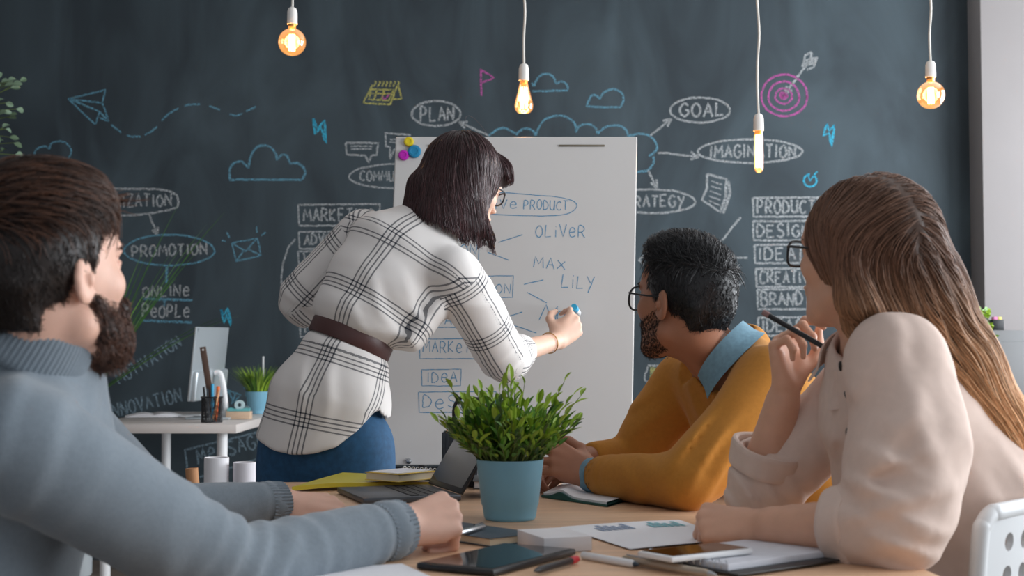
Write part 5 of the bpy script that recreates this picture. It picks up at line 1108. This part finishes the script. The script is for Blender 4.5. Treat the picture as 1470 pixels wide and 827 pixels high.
    cb.quadgrid(lambda a, b: cc+ax_*np.interp(b*9, range(10), [q[1] for q in prof])*(1+.06*math.sin(a*12.6+1))+(e1*math.cos(a*2*math.pi)+e2*math.sin(a*2*math.pi))*(np.interp(b*9, range(10), [q[0] for q in prof])+.0008*math.sin(a*2*math.pi*80)+.0012*math.sin(a*2*math.pi*5+2)), 480, 27); cb.build('rolled_collar', m_sw, who)
    sitting_legs(who, V(-.79,1.83,.50), (.94,.34,-.02), (.34,-.94,0), mat('dark_trousers', rgb(40,44,54), rough=.85, noise=.1, nscale=80), mat('black_leather', rgb(28,26,26), rough=.45))
    # hair: short dark sides, longer brown top combed forward
    rng = np.random.default_rng(8); F = Field(*bound(H.c, m=.18), .004)
    F.ell(H.p(0,-.016,.036), np.array((.0845,.105,.094))*H.s, H.R, .01); F.ell(H.p(0,.01,.085), np.array((.070,.085,.045))*H.s, H.R, .03); F.slab(H.p(0,-.075,.0), H.p(0,-.066,-.075), H.R[:,0], .062*H.s, .03, .048*H.s, .024, .02)
    F.ell(H.p(0,.135,-.030), np.array((.10,.085,.085))*H.s, H.R, .008, 's')
    for sx in (-1, 1): F.ell(H.p(sx*.085,-.004,-.030), np.array((.03,.028,.046))*H.s, H.R, .006, 's'); F.ell(H.p(sx*.085,.062,-.015), np.array((.045,.050,.075))*H.s, H.R, .008, 's')
    F.cut(H.p(0,-.05,-.058), (0,0,-1), .16); F.ell(H.p(0,.0,.0), np.array((.066,.085,.10))*H.s, H.R, .006, 's')
    v, f = F.mesh(2); top = lambda c: ((c-H.c)@H.R)[:, 2] > .070; dk = np.array(rgb(34,27,25)); br = np.array(rgb(96,62,44))
    def comb(p):
        l = (p-H.c)@H.R; t = np.clip((l[:, 2]-.04)/.05, 0, 1)[:, None]; dn = H.R@V(0,.15,-1); d = np.tile(dn, (len(p), 1))*(1-t); fw = np.tile(H.R@V(.25,1,-.15), (len(p), 1)); side_ = np.sign(l[:, :1])*H.R[:, 0]*.35; return d+(fw+side_)*t
    sides = grow(F, pick(v, f, 7000, rng), comb, 4, .0026, (-.001,.002), .0012, dk, dk*1.7, lift=.06, jitter=.4, rng=rng)
    tops = grow(F, pick(v, f, 4200, rng, top), comb, 7, .008, (.001,.012), .0014, dk*1.3, br, lift=.02, jitter=.20, rng=rng, free=.1)
    col = np.where(top(v)[:, None], dk*1.1, dk*.8); hair_mesh('hair', [(v, f, col), sides, tops], m_hair('brown_hair'), who)
    # full beard
    F = Field(*bound(H.p(0,.05,-.08), m=.13), .004)
    for sx in (-1, 1): F.cone(H.p(sx*.069,.012,-.030), H.p(sx*.060,.024,-.068), .006, .013, .015); F.cone(H.p(sx*.058,.028,-.070), H.p(sx*.022,.074,-.098), .016, .021, .02); F.cone(H.p(sx*.050,.045,-.060), H.p(sx*.034,.080,-.085), .010, .014, .015); F.cone(H.p(0,.102,-.046), H.p(sx*.028,.092,-.052), .006, .009, .008); F.cone(H.p(sx*.028,.092,-.052), H.p(sx*.028,.082,-.085), .009, .014, .008)
    F.ell(H.p(0,.072,-.102), np.array((.038,.032,.026))*H.s, H.R, .02); F.ell(H.p(0,.106,-.064), np.array((.020,.012,.011))*H.s, H.R, .004, 's')
    F.ell(H.p(0,.02,-.02), np.array((.055,.05,.085))*H.s, H.R, .006, 's')
    v, f = F.mesh(2); bc_, bt_ = np.array(rgb(52,38,34)), np.array(rgb(112,76,60)); bd = grow(F, pick(v, f, 5200, rng), fixed(H.R@V(0,.35,-1)), 4, .0035, (.0,.003), .0012, bc_, bt_, lift=.25, jitter=.45, rng=rng)
    def jaw(c): l = (c-H.c)@H.R/H.s; return (l[:, 1] > np.where(l[:, 2] > -.055, .0, .022)) & (l[:, 2] < -.022-.45*np.clip(l[:, 1]-.01, 0, .06)) & (l[:, 2] > -.125) & (np.abs(l[:, 0]) < .08)
    b2 = grow(FB, pick(bv, bf, 2600, rng, jaw), fixed(H.R@V(0,.35,-1)), 3, .004, (.0,.002), .0010, bc_, bt_, lift=.3, jitter=.4, rng=rng)
    hair_mesh('beard', [(v, f, np.array(rgb(48,36,32))), bd, b2], m_hair('beard_hair'), who)
    for sx in (-1, 1): F = Field(*bound(H.p(sx*.034,.095,.02), m=.05), .003); F.chain([H.p(sx*.014,.100,.020), H.p(sx*.036,.097,.026), H.p(sx*.052,.082,.021)], [.0042*H.s,.0042*H.s,.002*H.s], .003); body_mesh('eyebrow', F, mat('eyebrow_brown', rgb(60,42,34), rough=.8), who)
bearded_man()

# ================================================================== the man in the mustard jumper
def mustard_man():
    who = person((.66, 2.98, 0), 'seated man with black hair, glasses and mustard jumper over a denim collar')
    sk = skin('tan_skin', rgb(168, 116, 90)); H = Head(P(984, 436, 2.86), (-.62, .76, .16), sc=1.02)
    SN, EN, WN = P(1108,550,2.78), P(988,692,2.66), P(852,682,2.90); SF, EF, WF = P(985,548,3.10), P(905,662,3.14), P(846,660,3.05)
    sd = (.34,-.94,0); ST = [(V(.445,2.93,1.00), .095, .07, sd), (V(.505,2.95,.93), .165, .11, sd), (V(.632,3.00,.74), .155, .12, sd), (V(.69,3.02,.52), .165, .13, sd)]
    lo, hi = bound(H.c, ST[-1][0], SN, EN, P(790,660,2.9), P(790,660,3.05), SF, m=.13); F = Field(lo, hi, HB)
    sculpt_head(F, H, jaw=1.0); F.cone(P(1040,530,2.94), H.p(0,-.03,-.05), .060, .055, .03); F.loft([(c, a-.02, b-.02, s_) for c, a, b, s_ in ST], .03)
    for S_, E_, W_ in ((SN,EN,WN),(SF,EF,WF)): F.cone(ST[0][0]-V(-.03,0,.03), S_, .05, .05, .03); tube_chain(F, [S_, E_], [.050,.038], .02); F.cone(E_, W_, .040, .029, .012)
    sculpt_hand(F, WN, (-.82,.12,.34), (.02,-.86,.50), False, [(18,28,18),(22,30,20),(26,34,20),(30,36,22)], wr=.029, thumb=((.6,.7,-.3),(.9,.3,-.3),(.95,.05,-.3)))
    sculpt_hand(F, WF, (-.90,-.22,-.28), (-.12,.72,.68), True, (34,42,25), wr=.029)
    FB = F; bv, bf = F.mesh(1); link('body', np_mesh('body', bv, bf), sk, who); eyes(H, who, mat('dark_iris', rgb(40,28,22), rough=.15))
    m_mu = mat('mustard_knit', rgb(184, 126, 56), rough=1.0, spec=.15, noise=.05, nscale=120, sheen=.08, bump=.12, bscale=420); m_den = mat('pale_denim', rgb(114,150,168), rough=.85, noise=.12, nscale=120, bump=.08, bscale=600)
    lo, hi = bound(ST[0][0]+V(0,0,.1), ST[-1][0], SN, EN, WN, SF, WF, m=.17); F = Field(lo, hi, HC)
    F.loft([(ST[0][0]+V(.01,0,.01), .10, .080, sd), (ST[1][0], .17, .125, sd), (ST[2][0], .165, .13, sd), (ST[3][0], .175, .14, sd)], .03)
    F.cone(ST[0][0]+V(.03,-.02,0), SN, .072, .068, .04); F.cone(ST[0][0]+V(.0,.02,-.01), SF, .070, .064, .04); F.cone(P(1050,520,2.95), P(1072,498,2.98), .060, .050, .03)
    tube_chain(F, [SN, lerp(SN,EN,.5)+V(.01,0,0), EN], [.070,.064,.054], .02); tube_chain(F, [EN, lerp(EN,WN,.5), lerp(EN,WN,.94)], [.052,.046,.038], .012)
    tube_chain(F, [SF, lerp(SF,EF,.5), EF], [.064,.060,.050], .02); tube_chain(F, [EF, WF], [.048,.036], .012)
    for c, dr, wl, am, rd, s_ in ((lerp(EN,SN,.15)+V(.0,-.02,.03), (.7,.1,-.7), .042, .007, .11, 0), (lerp(EN,WN,.3), (.9,.2,.3), .05, .004, .09, 2), (lerp(EN,WN,.8), WN-EN, .03, .0035, .06, 1), (lerp(SN,EN,.4), (.4,.2,-.9), .07, .004, .10, 4), (SF*.5+EF*.5, (.7,0,-.7), .055, .006, .11, 3), (EF+V(0,0,.02), (.9,0,.4), .045, .006, .09, 6), (ST[1][0]+V(-.08,-.06,0), (.5,-.8,.2), .075, .005, .13, 5), (SN, (.3,.6,-.7), .08, .004, .12, 7), (ST[2][0]+V(-.1,-.05,.08), (.2,0,1), .055, .005, .12, 2)): F.fold(c, dr, wl, am, rd, seed=s_)
    F.cut(lerp(EN,WN,.97), WN-EN, .07); F.cut(WF, WF-EF, .06); F.cone(lerp(EN,WN,.9), WN+(WN-EN)*.2, .034, .034, 0, 's')
    ca = unit(V(-.62,.10,.78)); cc = P(1029,505,2.885); F.cut(cc-ca*.010, ca, .13); F.cone(cc-ca*.05, cc+ca*.1, .066, .066, 0, 's')
    body_mesh('jumper', F, m_mu, who, 2)
    collar_band(who, cc-ca*.008, ca, (.78,0,.62), .090, .078, .048, m_den, -math.pi*.80, math.pi*.80, flare=.010, name='shirt_collar', squash=.95, drop=.030)
    w = unit(WN-EN); c0 = lerp(EN,WN,.95); cuff = MB(); e1 = unit(np.cross(w, V(0,0,1))); e2 = np.cross(w, e1); cuff.quadgrid(lambda a, b: c0+w*.026*b+(e1*math.cos(a*2*math.pi)+e2*math.sin(a*2*math.pi))*(.0365-.001*b), 40, 3); cuff.quadgrid(lambda a, b: c0+w*.026+(e1*math.cos(a*2*math.pi)+e2*math.sin(a*2*math.pi))*(.0355-.005*b), 40, 1); cuff.build('shirt_cuff', m_den, who)
    sitting_legs(who, V(.72,3.03,.50), (-.94,-.34,-.02), sd, mat('navy_trousers', rgb(38,44,66), rough=.85, noise=.1, nscale=80), mat('tan_leather', rgb(110,78,56), rough=.5))
    # short black hair standing up on top
    rng = np.random.default_rng(15); F = Field(*bound(H.c, m=.18), .004)
    F.ell(H.p(0,-.013,.034), np.array((.080,.098,.093))*H.s, H.R, .01); F.ell(H.p(0,.03,.095), np.array((.060,.065,.036))*H.s, H.R, .03); F.slab(H.p(0,-.072,.0), H.p(0,-.064,-.040), H.R[:,0], .060, .026, .050, .020, .02)
    F.ell(H.p(0,.140,-.025), np.array((.10,.085,.085))*H.s, H.R, .008, 's')
    for sx in (-1, 1): F.ell(H.p(sx*.085,-.004,-.030), np.array((.03,.026,.044))*H.s, H.R, .006, 's'); F.ell(H.p(sx*.08,.055,-.035), np.array((.04,.042,.062))*H.s, H.R, .008, 's')
    F.cut(H.p(0,-.05,-.052), -H.R[:,2]-.3*H.R[:,1], .16); F.ell(H.p(0,.0,.0), np.array((.066,.085,.10))*H.s, H.R, .006, 's')
    v, f = F.mesh(2); bk = np.array(rgb(20,20,23)); top = lambda c: ((c-H.c)@H.R)[:, 2] > .075
    def comb(p):
        l = (p-H.c)@H.R; t = np.clip((l[:, 2]-.05)/.05, 0, 1)[:, None]; return np.tile(H.R@V(0,-.1,-1), (len(p), 1))*(1-t)+np.tile(H.R@V(.3,.75,.35), (len(p), 1))*t
    sides = grow(F, pick(v, f, 8000, rng), comb, 3, .0030, (-.001,.002), .0012, bk, bk*1.9, lift=.25, jitter=.5, rng=rng); tops = grow(F, pick(v, f, 2600, rng, top), comb, 6, .0062, (.0,.006), .0015, bk, bk*1.5, lift=.55, jitter=.40, rng=rng, free=0)
    hair_mesh('hair', [(v, f, bk*.8), sides, tops], m_hair('black_hair', rough=.4, spec=.5), who)
    def jaw(c): l = (c-H.c)@H.R/H.s; return (l[:, 1] > -.004) & (l[:, 2] < -.012-.62*np.clip(l[:, 1]-.012, 0, .05)) & (l[:, 2] > -.122+.4*np.clip(.07-l[:, 1], 0, .1)) & (np.abs(l[:, 0]) < .08) & ~((np.abs(l[:, 0]) < .02) & (l[:, 2] > -.073) & (l[:, 2] < -.053)) & ~((np.abs(l[:, 0]) < .016) & (l[:, 2] > -.045))
    bd = grow(FB, pick(bv, bf, 4200, rng, jaw), fixed(H.R@V(0,.3,-1)), 3, .0020, (-.0006,.0008), .0008, np.array(rgb(40,30,27)), np.array(rgb(52,40,35)), lift=.25, jitter=.4, rng=rng); hair_mesh('beard', [bd], m_hair('stubble'), who)
    for sx in (-1, 1): F = Field(*bound(H.p(sx*.034,.095,.02), m=.05), .003); F.chain([H.p(sx*.012,.101,.019), H.p(sx*.036,.098,.026), H.p(sx*.053,.082,.020)], [.0045,.0045,.002], .003); body_mesh('eyebrow', F, mat('eyebrow_black', rgb(24,22,22), rough=.8), who)
    glasses(H, who, m_black, 'round black spectacles', w=.026, h=.024, thick=.0021, y=.108, rnd=2.1, z0=-.004)
mustard_man()

# ================================================================== the long-haired woman in the beige shirt
def beige_woman():
    who = person((.68, 2.28, 0), 'seated woman with long brown hair and beige shirt holding a pencil at her chin')
    sk = skin('warm_fair_skin', rgb(214, 166, 140)); H = Head(P(1236, 370, 2.22), (-.585, .81, .12), sc=.97)
    SN, EN, WN = P(1287,520,2.09), P(1292,757,1.975), P(1086,755,2.15); SF, EF, WF = P(1232,562,2.46), P(1090,708,2.47), P(1129,556,2.42)
    sd = (0,-1,0); ST = [(P(1262,515,2.27), .10, .065, sd), (P(1285,590,2.28), .165, .105, sd), (P(1342,715,2.29), .165, .140, sd), (V(.71,2.29,.50), .175, .14, sd)]
    lo, hi = bound(H.c, ST[-1][0], SN, EN, P(1005,740,2.2), SF, P(1130,460,2.4), m=.13); F = Field(lo, hi, .0032)
    sculpt_head(F, H, jaw=.9, nose=.93, lips=1.15); F.cone(P(1252,520,2.27), H.p(0,-.028,-.05), .051, .046, .03); F.loft([(c, a-.03, b-.03, s_) for c, a, b, s_ in ST], .03)
    for S_, E_ in ((SN,EN),(SF,EF)): F.cone(ST[0][0]-V(0,0,.02), S_, .045, .042, .03); tube_chain(F, [S_, E_], [.042,.034], .02)
    tube_chain(F, [EN, lerp(EN,WN,.35), WN], [.036,.037,.0245], .012); tube_chain(F, [EF, lerp(EF,WF,.3), WF], [.036,.037,.0245], .012)
    sculpt_hand(F, WN, (-.90,.42,-.02), (.0,-.70,.72), False, [(62,82,50),(68,86,50),(72,88,50),(74,88,50)], sc=.94, thumb=((.7,.5,-.5),(.85,-.1,-.5),(.8,-.4,-.4)))
    hd = sculpt_hand(F, WF, (-.04,.06,1), (-.62,.76,.05), True, [(40,58,28),(66,72,30),(72,80,34),(74,84,38)], spread=(8,2,-6,-14), sc=.94, thumb=((.62,.70,-.25),(.90,.30,-.20),(.98,-.05,-.15)))
    body_mesh('body', F, sk, who); eyes(H, who, mat('hazel_iris', rgb(86,78,52), rough=.15))
    a = P(1097,449,2.36); b = P(1196,506,2.30); pen('pencil', a, b, .0045, m_black, 'dark pencil held between the fingers at the long-haired woman\'s chin', cat='pencil', cap=mat('eraser_pink', rgb(150,120,118), rough=.8), tip=m_white, capl=.07)
    m_sh = mat('beige_cotton', rgb(216, 194, 182), rough=.88, noise=.03, nscale=60, bump=.06, bscale=600)
    lo, hi = bound(ST[0][0]+V(0,0,.10), ST[-1][0], SN, EN, P(1180,760,2.06), SF, EF, m=.17); F = Field(lo, hi, .0052)
    tube_chain(F, [SN, P(1304,640,2.03), EN], [.066,.080,.064], .02); tube_chain(F, [EN, lerp(EN,WN,.36)], [.060,.054], .012)
    F.cone(EF, lerp(EF,WF,.40), .054, .058, .01)
    F.cut(lerp(EN,WN,.40), WN-EN, .10); F.cone(lerp(EN,WN,.30), WN, .044, .040, 0, 's'); F.cut(lerp(EF,WF,.42), WF-EF, .10); F.cone(lerp(EF,WF,.30), WF, .045, .047, 0, 's'); tube_chain(F, [SF, lerp(SF,EF,.5), EF], [.058,.060,.056], .02)
    F.loft([(ST[0][0], .10, .070, sd), (ST[1][0], .17, .115, sd), (ST[2][0]+V(.01,0,0), .175, .165, sd), (ST[3][0], .185, .15, sd)], .03)
    F.cone(ST[0][0]-V(0,0,.01), SN, .068, .066, .04); F.cone(ST[0][0]-V(0,0,.01), SF, .060, .058, .04)
    for c, dr, wl, am, rd, s_ in ((P(1235,640,2.0), (.75,.1,-.55), .07, .011, .12, 0), (EN+V(0,-.03,.04), (.3,0,-1), .05, .006, .11, 2), (P(1330,620,1.98), (1,0,.25), .075, .004, .15, 3), (P(1280,500,2.05), (.9,.2,-.3), .07, .004, .10, 4), (P(1250,690,1.95), (.5,0,.85), .045, .006, .09, 9), (P(1300,780,1.92), (.35,0,.9), .035, .005, .08, 3), (EF+V(0,-.02,.02), (.8,0,.6), .035, .008, .10, 1), (P(1180,650,2.2), (1,0,.1), .05, .006, .12, 5), (ST[2][0]+V(.1,-.1,0), (.8,0,.5), .07, .006, .16, 7), (SF, (.7,0,-.6), .05, .004, .10, 8)): F.fold(c, dr, wl, am, rd, warp=.5, seed=s_)
    F.rumple(.0009, .085, 2.0); F.rumple(.0005, .04, 1.0); nd = H.p(0,-.028,-.05)-P(1252,520,2.27); F.cut(P(1240,490,2.26), nd, .085); F.cone(P(1250,515,2.265), H.p(0,-.028,-.05), .055, .055, 0, 's')
    body_mesh('shirt', F, m_sh, who, 2)
    for E_, W_, t0, t1, r0, r1 in ((EN,WN,.25,.43,.0585,.0555),(EF,WF,.22,.45,.058,.0625)):
        w = unit(W_-E_); e1 = unit(np.cross(w, V(.3,-.8,.5))); e2 = np.cross(w, e1); p0 = lerp(E_,W_,t0); L_ = np.linalg.norm(W_-E_)*(t1-t0); cf = MB()
        prof = [(0,0),(.004,.02),(.0055,.15),(.005,.5),(.005,.85),(.003,.98),(-.002,1.0),(-.006,.95),(-.007,.5)]
        def fn(a, b): 
            i = b*8; o = np.interp(i, range(9), [q_[0] for q_ in prof]); t = np.interp(i, range(9), [q_[1] for q_ in prof]); an = a*2*math.pi; r = r0+(r1-r0)*t+o+.002*math.sin(3*an+1)+.0015*math.sin(5*an+t*2)
            return p0+w*L_*(t+.06*math.sin(an+.6))+(e1*math.cos(an)+e2*math.sin(an))*r
        cf.quadgrid(fn, 64, 24); cf.build('rolled_cuff', m_sh, who)
    def onto(p, off):
        p = np.atleast_2d(p)
        for _ in range(12): p = p-F.grad(p)*(np.clip(F.at(p), -.02, .02)-off)[:, None]
        return p
    collar_band(who, P(1232,512,2.255), unit(nd+V(-.0,0,.02)), (1,0,.25), .072, .060, .060, m_sh, -math.pi*.80, math.pi*.80, flare=.014, name='shirt_collar', drop=.030)
    q_ = smooth_line([P(1200,548,2.16), P(1180,605,2.135), P(1168,660,2.125), P(1164,745,2.14)], 8); nu, nv = len(q_), 9
    g0 = np.array([q_[i]+V(0,-.020+.040*j/(nv-1),0) for j in range(nv) for i in range(nu)]); top_ = onto(g0, .0038); bot = onto(g0, -.001); pk = MB(); fs = [(j*nu+i, j*nu+i+1, (j+1)*nu+i+1, (j+1)*nu+i) for j in range(nv-1) for i in range(nu-1)]
    pk.add(list(top_)+list(bot), fs+[tuple(x+nu*nv for x in f_) for f_ in fs]+[(i, i+1, nu*nv+i+1, nu*nv+i) for i in range(nu-1)]+[((nv-1)*nu+i, (nv-1)*nu+i+1, nu*nv+(nv-1)*nu+i+1, nu*nv+(nv-1)*nu+i) for i in range(nu-1)]); pk.build('button_placket', m_sh, who)
    for q in (P(1200,526,2.145), q_[4]+V(0,-.004,0), q_[11]+V(0,-.004,0), q_[19]+V(0,-.004,0)):
        q = onto(q, .0042)[0]; MB().lathe([(0,-.002),(.0072,-.001),(.0078,.001),(.006,.0030),(.002,.0034),(0,.0026)], n=20, c=q, R=frame_z(F.grad(q[None])[0]), close=False).build('snap_button', m_black, who)
    sitting_legs(who, V(.74,2.29,.50), (-1,.05,-.02), sd, mat('blue_trousers', rgb(60,76,104), rough=.85, noise=.1, nscale=80), mat('pale_shoe', rgb(200,196,190), rough=.5), r=.078)
    # long loose hair
    rng = np.random.default_rng(23); F = Field(*bound(H.c, P(1470,690,2.1), P(1400,600,2.4), m=.14), .0048)
    F.ell(H.p(0,-.016,.034), np.array((.085,.106,.094))*H.s, H.R, .01); F.slab(H.p(0,-.03,.04), P(1290,430,2.22), H.R[:,1], .095, .085, .098, .095, .03)
    F.slab(P(1215,330,2.14), P(1232,432,2.13), (1,0,-.3), .030, .028, .026, .024, .03); F.slab(P(1228,430,2.135), P(1268,452,2.155), (.3,1,0), .030, .022, .035, .018, .02)
    F.slab(P(1300,420,2.23), P(1365,520,2.25), (1,0,.55), .085, .085, .064, .085, .03); F.slab(P(1365,520,2.25), P(1432,622,2.24), (1,0,.5), .064, .085, .055, .070, .03); F.slab(P(1432,622,2.24), P(1446,652,2.23), (1,0,.3), .050, .065, .034, .05, .02)
    F.ell(H.p(0,.150,-.045), np.array((.11,.085,.115))*H.s, H.R, .008, 's'); F.ell(H.p(0,.02,-.02), np.array((.062,.085,.10))*H.s, H.R, .01, 's')
    F.fold(P(1330,450,2.16), (1,0,.5), .028, .003, .22, warp=.4)
    v, f = F.mesh(2); part = H.p(-.022,-.02,.13); path = [H.p(-.05,-.03,.06), P(1278,430,2.2), P(1355,520,2.22), P(1430,630,2.2), P(1452,690,2.2)]
    def comb(p):
        l = (p-H.c)@H.R; best = np.full(len(p), 9e9); d = np.zeros((len(p), 3))
        for i, (a, b) in enumerate(zip(path[:-1], path[1:])):
            ba = b-a; t = np.clip((p-a)@ba/np.dot(ba, ba), 0, 1); dd = np.linalg.norm(p-a-t[:, None]*ba, axis=1); m_ = dd < best; d[m_] = unit(ba); best = np.minimum(best, dd)
        up_ = np.clip((l[:, 2]+.02)/.10, 0, 1)[:, None]; fr = np.clip((l[:, 1]-.0)/.05, 0, 1)[:, None]*np.clip((l[:, 2]+.16)/.05, 0, 1)[:, None]
        dn = np.tile(unit(V(.18,0,-1)), (len(p), 1)); d = d*(1-fr)+dn*fr; out = np.sign(l[:, :1]+.022)*H.R[:, 0]*1.0+np.tile(H.R@V(0,.10,-.35), (len(p), 1)); return d*(1-up_)+out*up_
    bw = np.array(rgb(114,84,68)); tp = np.array(rgb(196,150,108))
    up = lambda c: ((c-H.c)@H.R)[:, 2] > -.02
    A_ = grow(F, pick(v, f, 3600, rng, up), comb, 20, .017, (.0005,.006), .0015, bw*.9, np.array(rgb(150,108,78)), jitter=.05, rng=rng, free=.1); B_ = grow(F, pick(v, f, 5200, rng), comb, 14, .014, (.0,.006), .0015, bw*1.1, tp, jitter=.07, rng=rng, free=.1)
    # colour drifts from brown crown to fair ends
    def tint(S_, k=1.0):
        vv_, ff_, cc_ = S_; t = np.clip((H.c[2]-.02-vv_[:, 2])/.24, 0, 1)[:, None]; lum = (cc_.sum(1)/bw.sum())[:, None]; base = bw*(1-t)+tp*t; return vv_, ff_, base*np.clip(.25+.75*lum, .4, 1.9)*k
    hair_mesh('hair', [tint((v, f, np.tile(bw*.6, (len(v), 1))), .55), tint(A_), tint(B_)], m_hair('long_brown_hair', rough=.48, spec=.3), who)
    for sx in (-1, 1): Fb = Field(*bound(H.p(sx*.034,.095,.02), m=.05), .003); Fb.chain([H.p(sx*.014,.099,.020), H.p(sx*.036,.096,.027), H.p(sx*.052,.081,.021)], [.003,.003,.0016], .003); body_mesh('eyebrow', Fb, mat('eyebrow_soft', rgb(96,68,54), rough=.8), who)
    glasses(H, who, m_black, 'dark rectangular spectacles', w=.027, h=.021, thick=.0022, y=.112, rnd=3.2)
beige_woman()

# ------------------------------------------------------------------ perforated chair behind the woman
def chair():
    e = empty('chair', (.93, 2.2, 0), 'white plastic chair with round holes in its backrest behind the long-haired woman', 'chair')
    a = P(1378, 790, 2.02)*V(1,1,0); b = V(.90, 2.42, 0); u = unit(b-a); n = V(-u[1], u[0], 0); n = n if n[0] < 0 else -n; L = np.linalg.norm(b-a); Z0, Z1 = .47, .832; R = np.column_stack([u, V(0,0,1), -n])
    nx, nz = 84, 72; vs, fs = {}, []; mb = MB(); rr = .050
    def inside(x, z):
        if x < rr and z > (Z1-Z0)-rr and (x-rr)**2+(z-(Z1-Z0)+rr)**2 > rr*rr: return False
        if x > L-rr and z > (Z1-Z0)-rr and (x-L+rr)**2+(z-(Z1-Z0)+rr)**2 > rr*rr: return False
        return True
    # front and back plates with round holes: tiles bridged hole by hole
    cols, rows = 8, 6; px, pz = (L-.11)/8, .048; th = .010
    def bow(x, z): return a+u*x+V(0,0,Z0+z)-n*(.045*(1-((x/L-.5)*2)**2)+.03*z/(Z1-Z0))
    def ring(cx, cz, w, h):
        k = 24; outer = []; inner = []
        for i in range(k):
            t = 2*math.pi*i/k+math.pi/4; ct, st = math.cos(t), math.sin(t); m_ = max(abs(ct), abs(st)); outer.append((cx+w/2*ct/m_, cz+h/2*st/m_)); inner.append((cx+.0120*ct, cz+.0135*st))
        for off in (0, 1):
            b0 = [bow(x, z)+n*th*off for x, z in outer]+[bow(x, z)+n*th*off for x, z in inner]; mb.add(b0, [(i, (i+1) % k, k+(i+1) % k, k+i) for i in range(k)])
        mb.add([bow(x, z) for x, z in inner]+[bow(x, z)+n*th for x, z in inner], [(i, (i+1) % k, k+(i+1) % k, k+i) for i in range(k)])
    zt = (Z1-Z0)-.036-pz*rows
    for i in range(cols):
        for j in range(rows): ring(.055+px*(i+.5), zt+pz*(j+.5), px, pz)
    # solid margins: lower apron, rims
    def strip(x0, x1, z0, z1, kx=16, kz=6):
        for off in (0, 1): mb.quadgrid(lambda s, t, off=off: bow(x0+(x1-x0)*s, z0+(z1-z0)*t)+n*th*off, kx, kz)
    strip(.055, L-.055, 0, zt)
    def edge(s): return bow(*s)
    rim = [(.012, 0.0), (.012, (Z1-Z0)*.5), (.012, Z1-Z0-.05), (.018, Z1-Z0-.03), (.034, Z1-Z0-.016), (.06, Z1-Z0-.014), (L/2, Z1-Z0-.014), (L-.06, Z1-Z0-.014), (L-.034, Z1-Z0-.016), (L-.018, Z1-Z0-.03), (L-.012, Z1-Z0-.05), (L-.012, 0)]
    pts = [bow(*q)+n*th*.5 for q in rim]; mb.tube(smooth_line(pts, 6), .0125, n=14)
    strip(.02, L-.02, Z1-Z0-.040, Z1-Z0-.010, 16, 2); strip(.010, .056, 0, Z1-Z0-.038, 4, 8); strip(L-.056, L-.010, 0, Z1-Z0-.038, 4, 8)
    m = mat('white_polypropylene', rgb(214, 217, 219), rough=.45); mb.build('backrest', m, e)
    c = (a+b)/2+n*.19+V(0,0,.435); MB().box(c, (L, .42, .024), R=np.column_stack([u, n, V(0,0,1)]), bev=.011, seg=3).build('seat', m, e)
    for sx in (-1, 1):
        for sy in (-1, 1): MB().tube([c+u*sx*(L/2-.05)+n*sy*.15-V(0,0,.01), c*V(1,1,0)+u*sx*(L/2-.01)+n*sy*.21+V(0,0,.008)], .011, n=12).build('leg', m_metal, e)
chair()
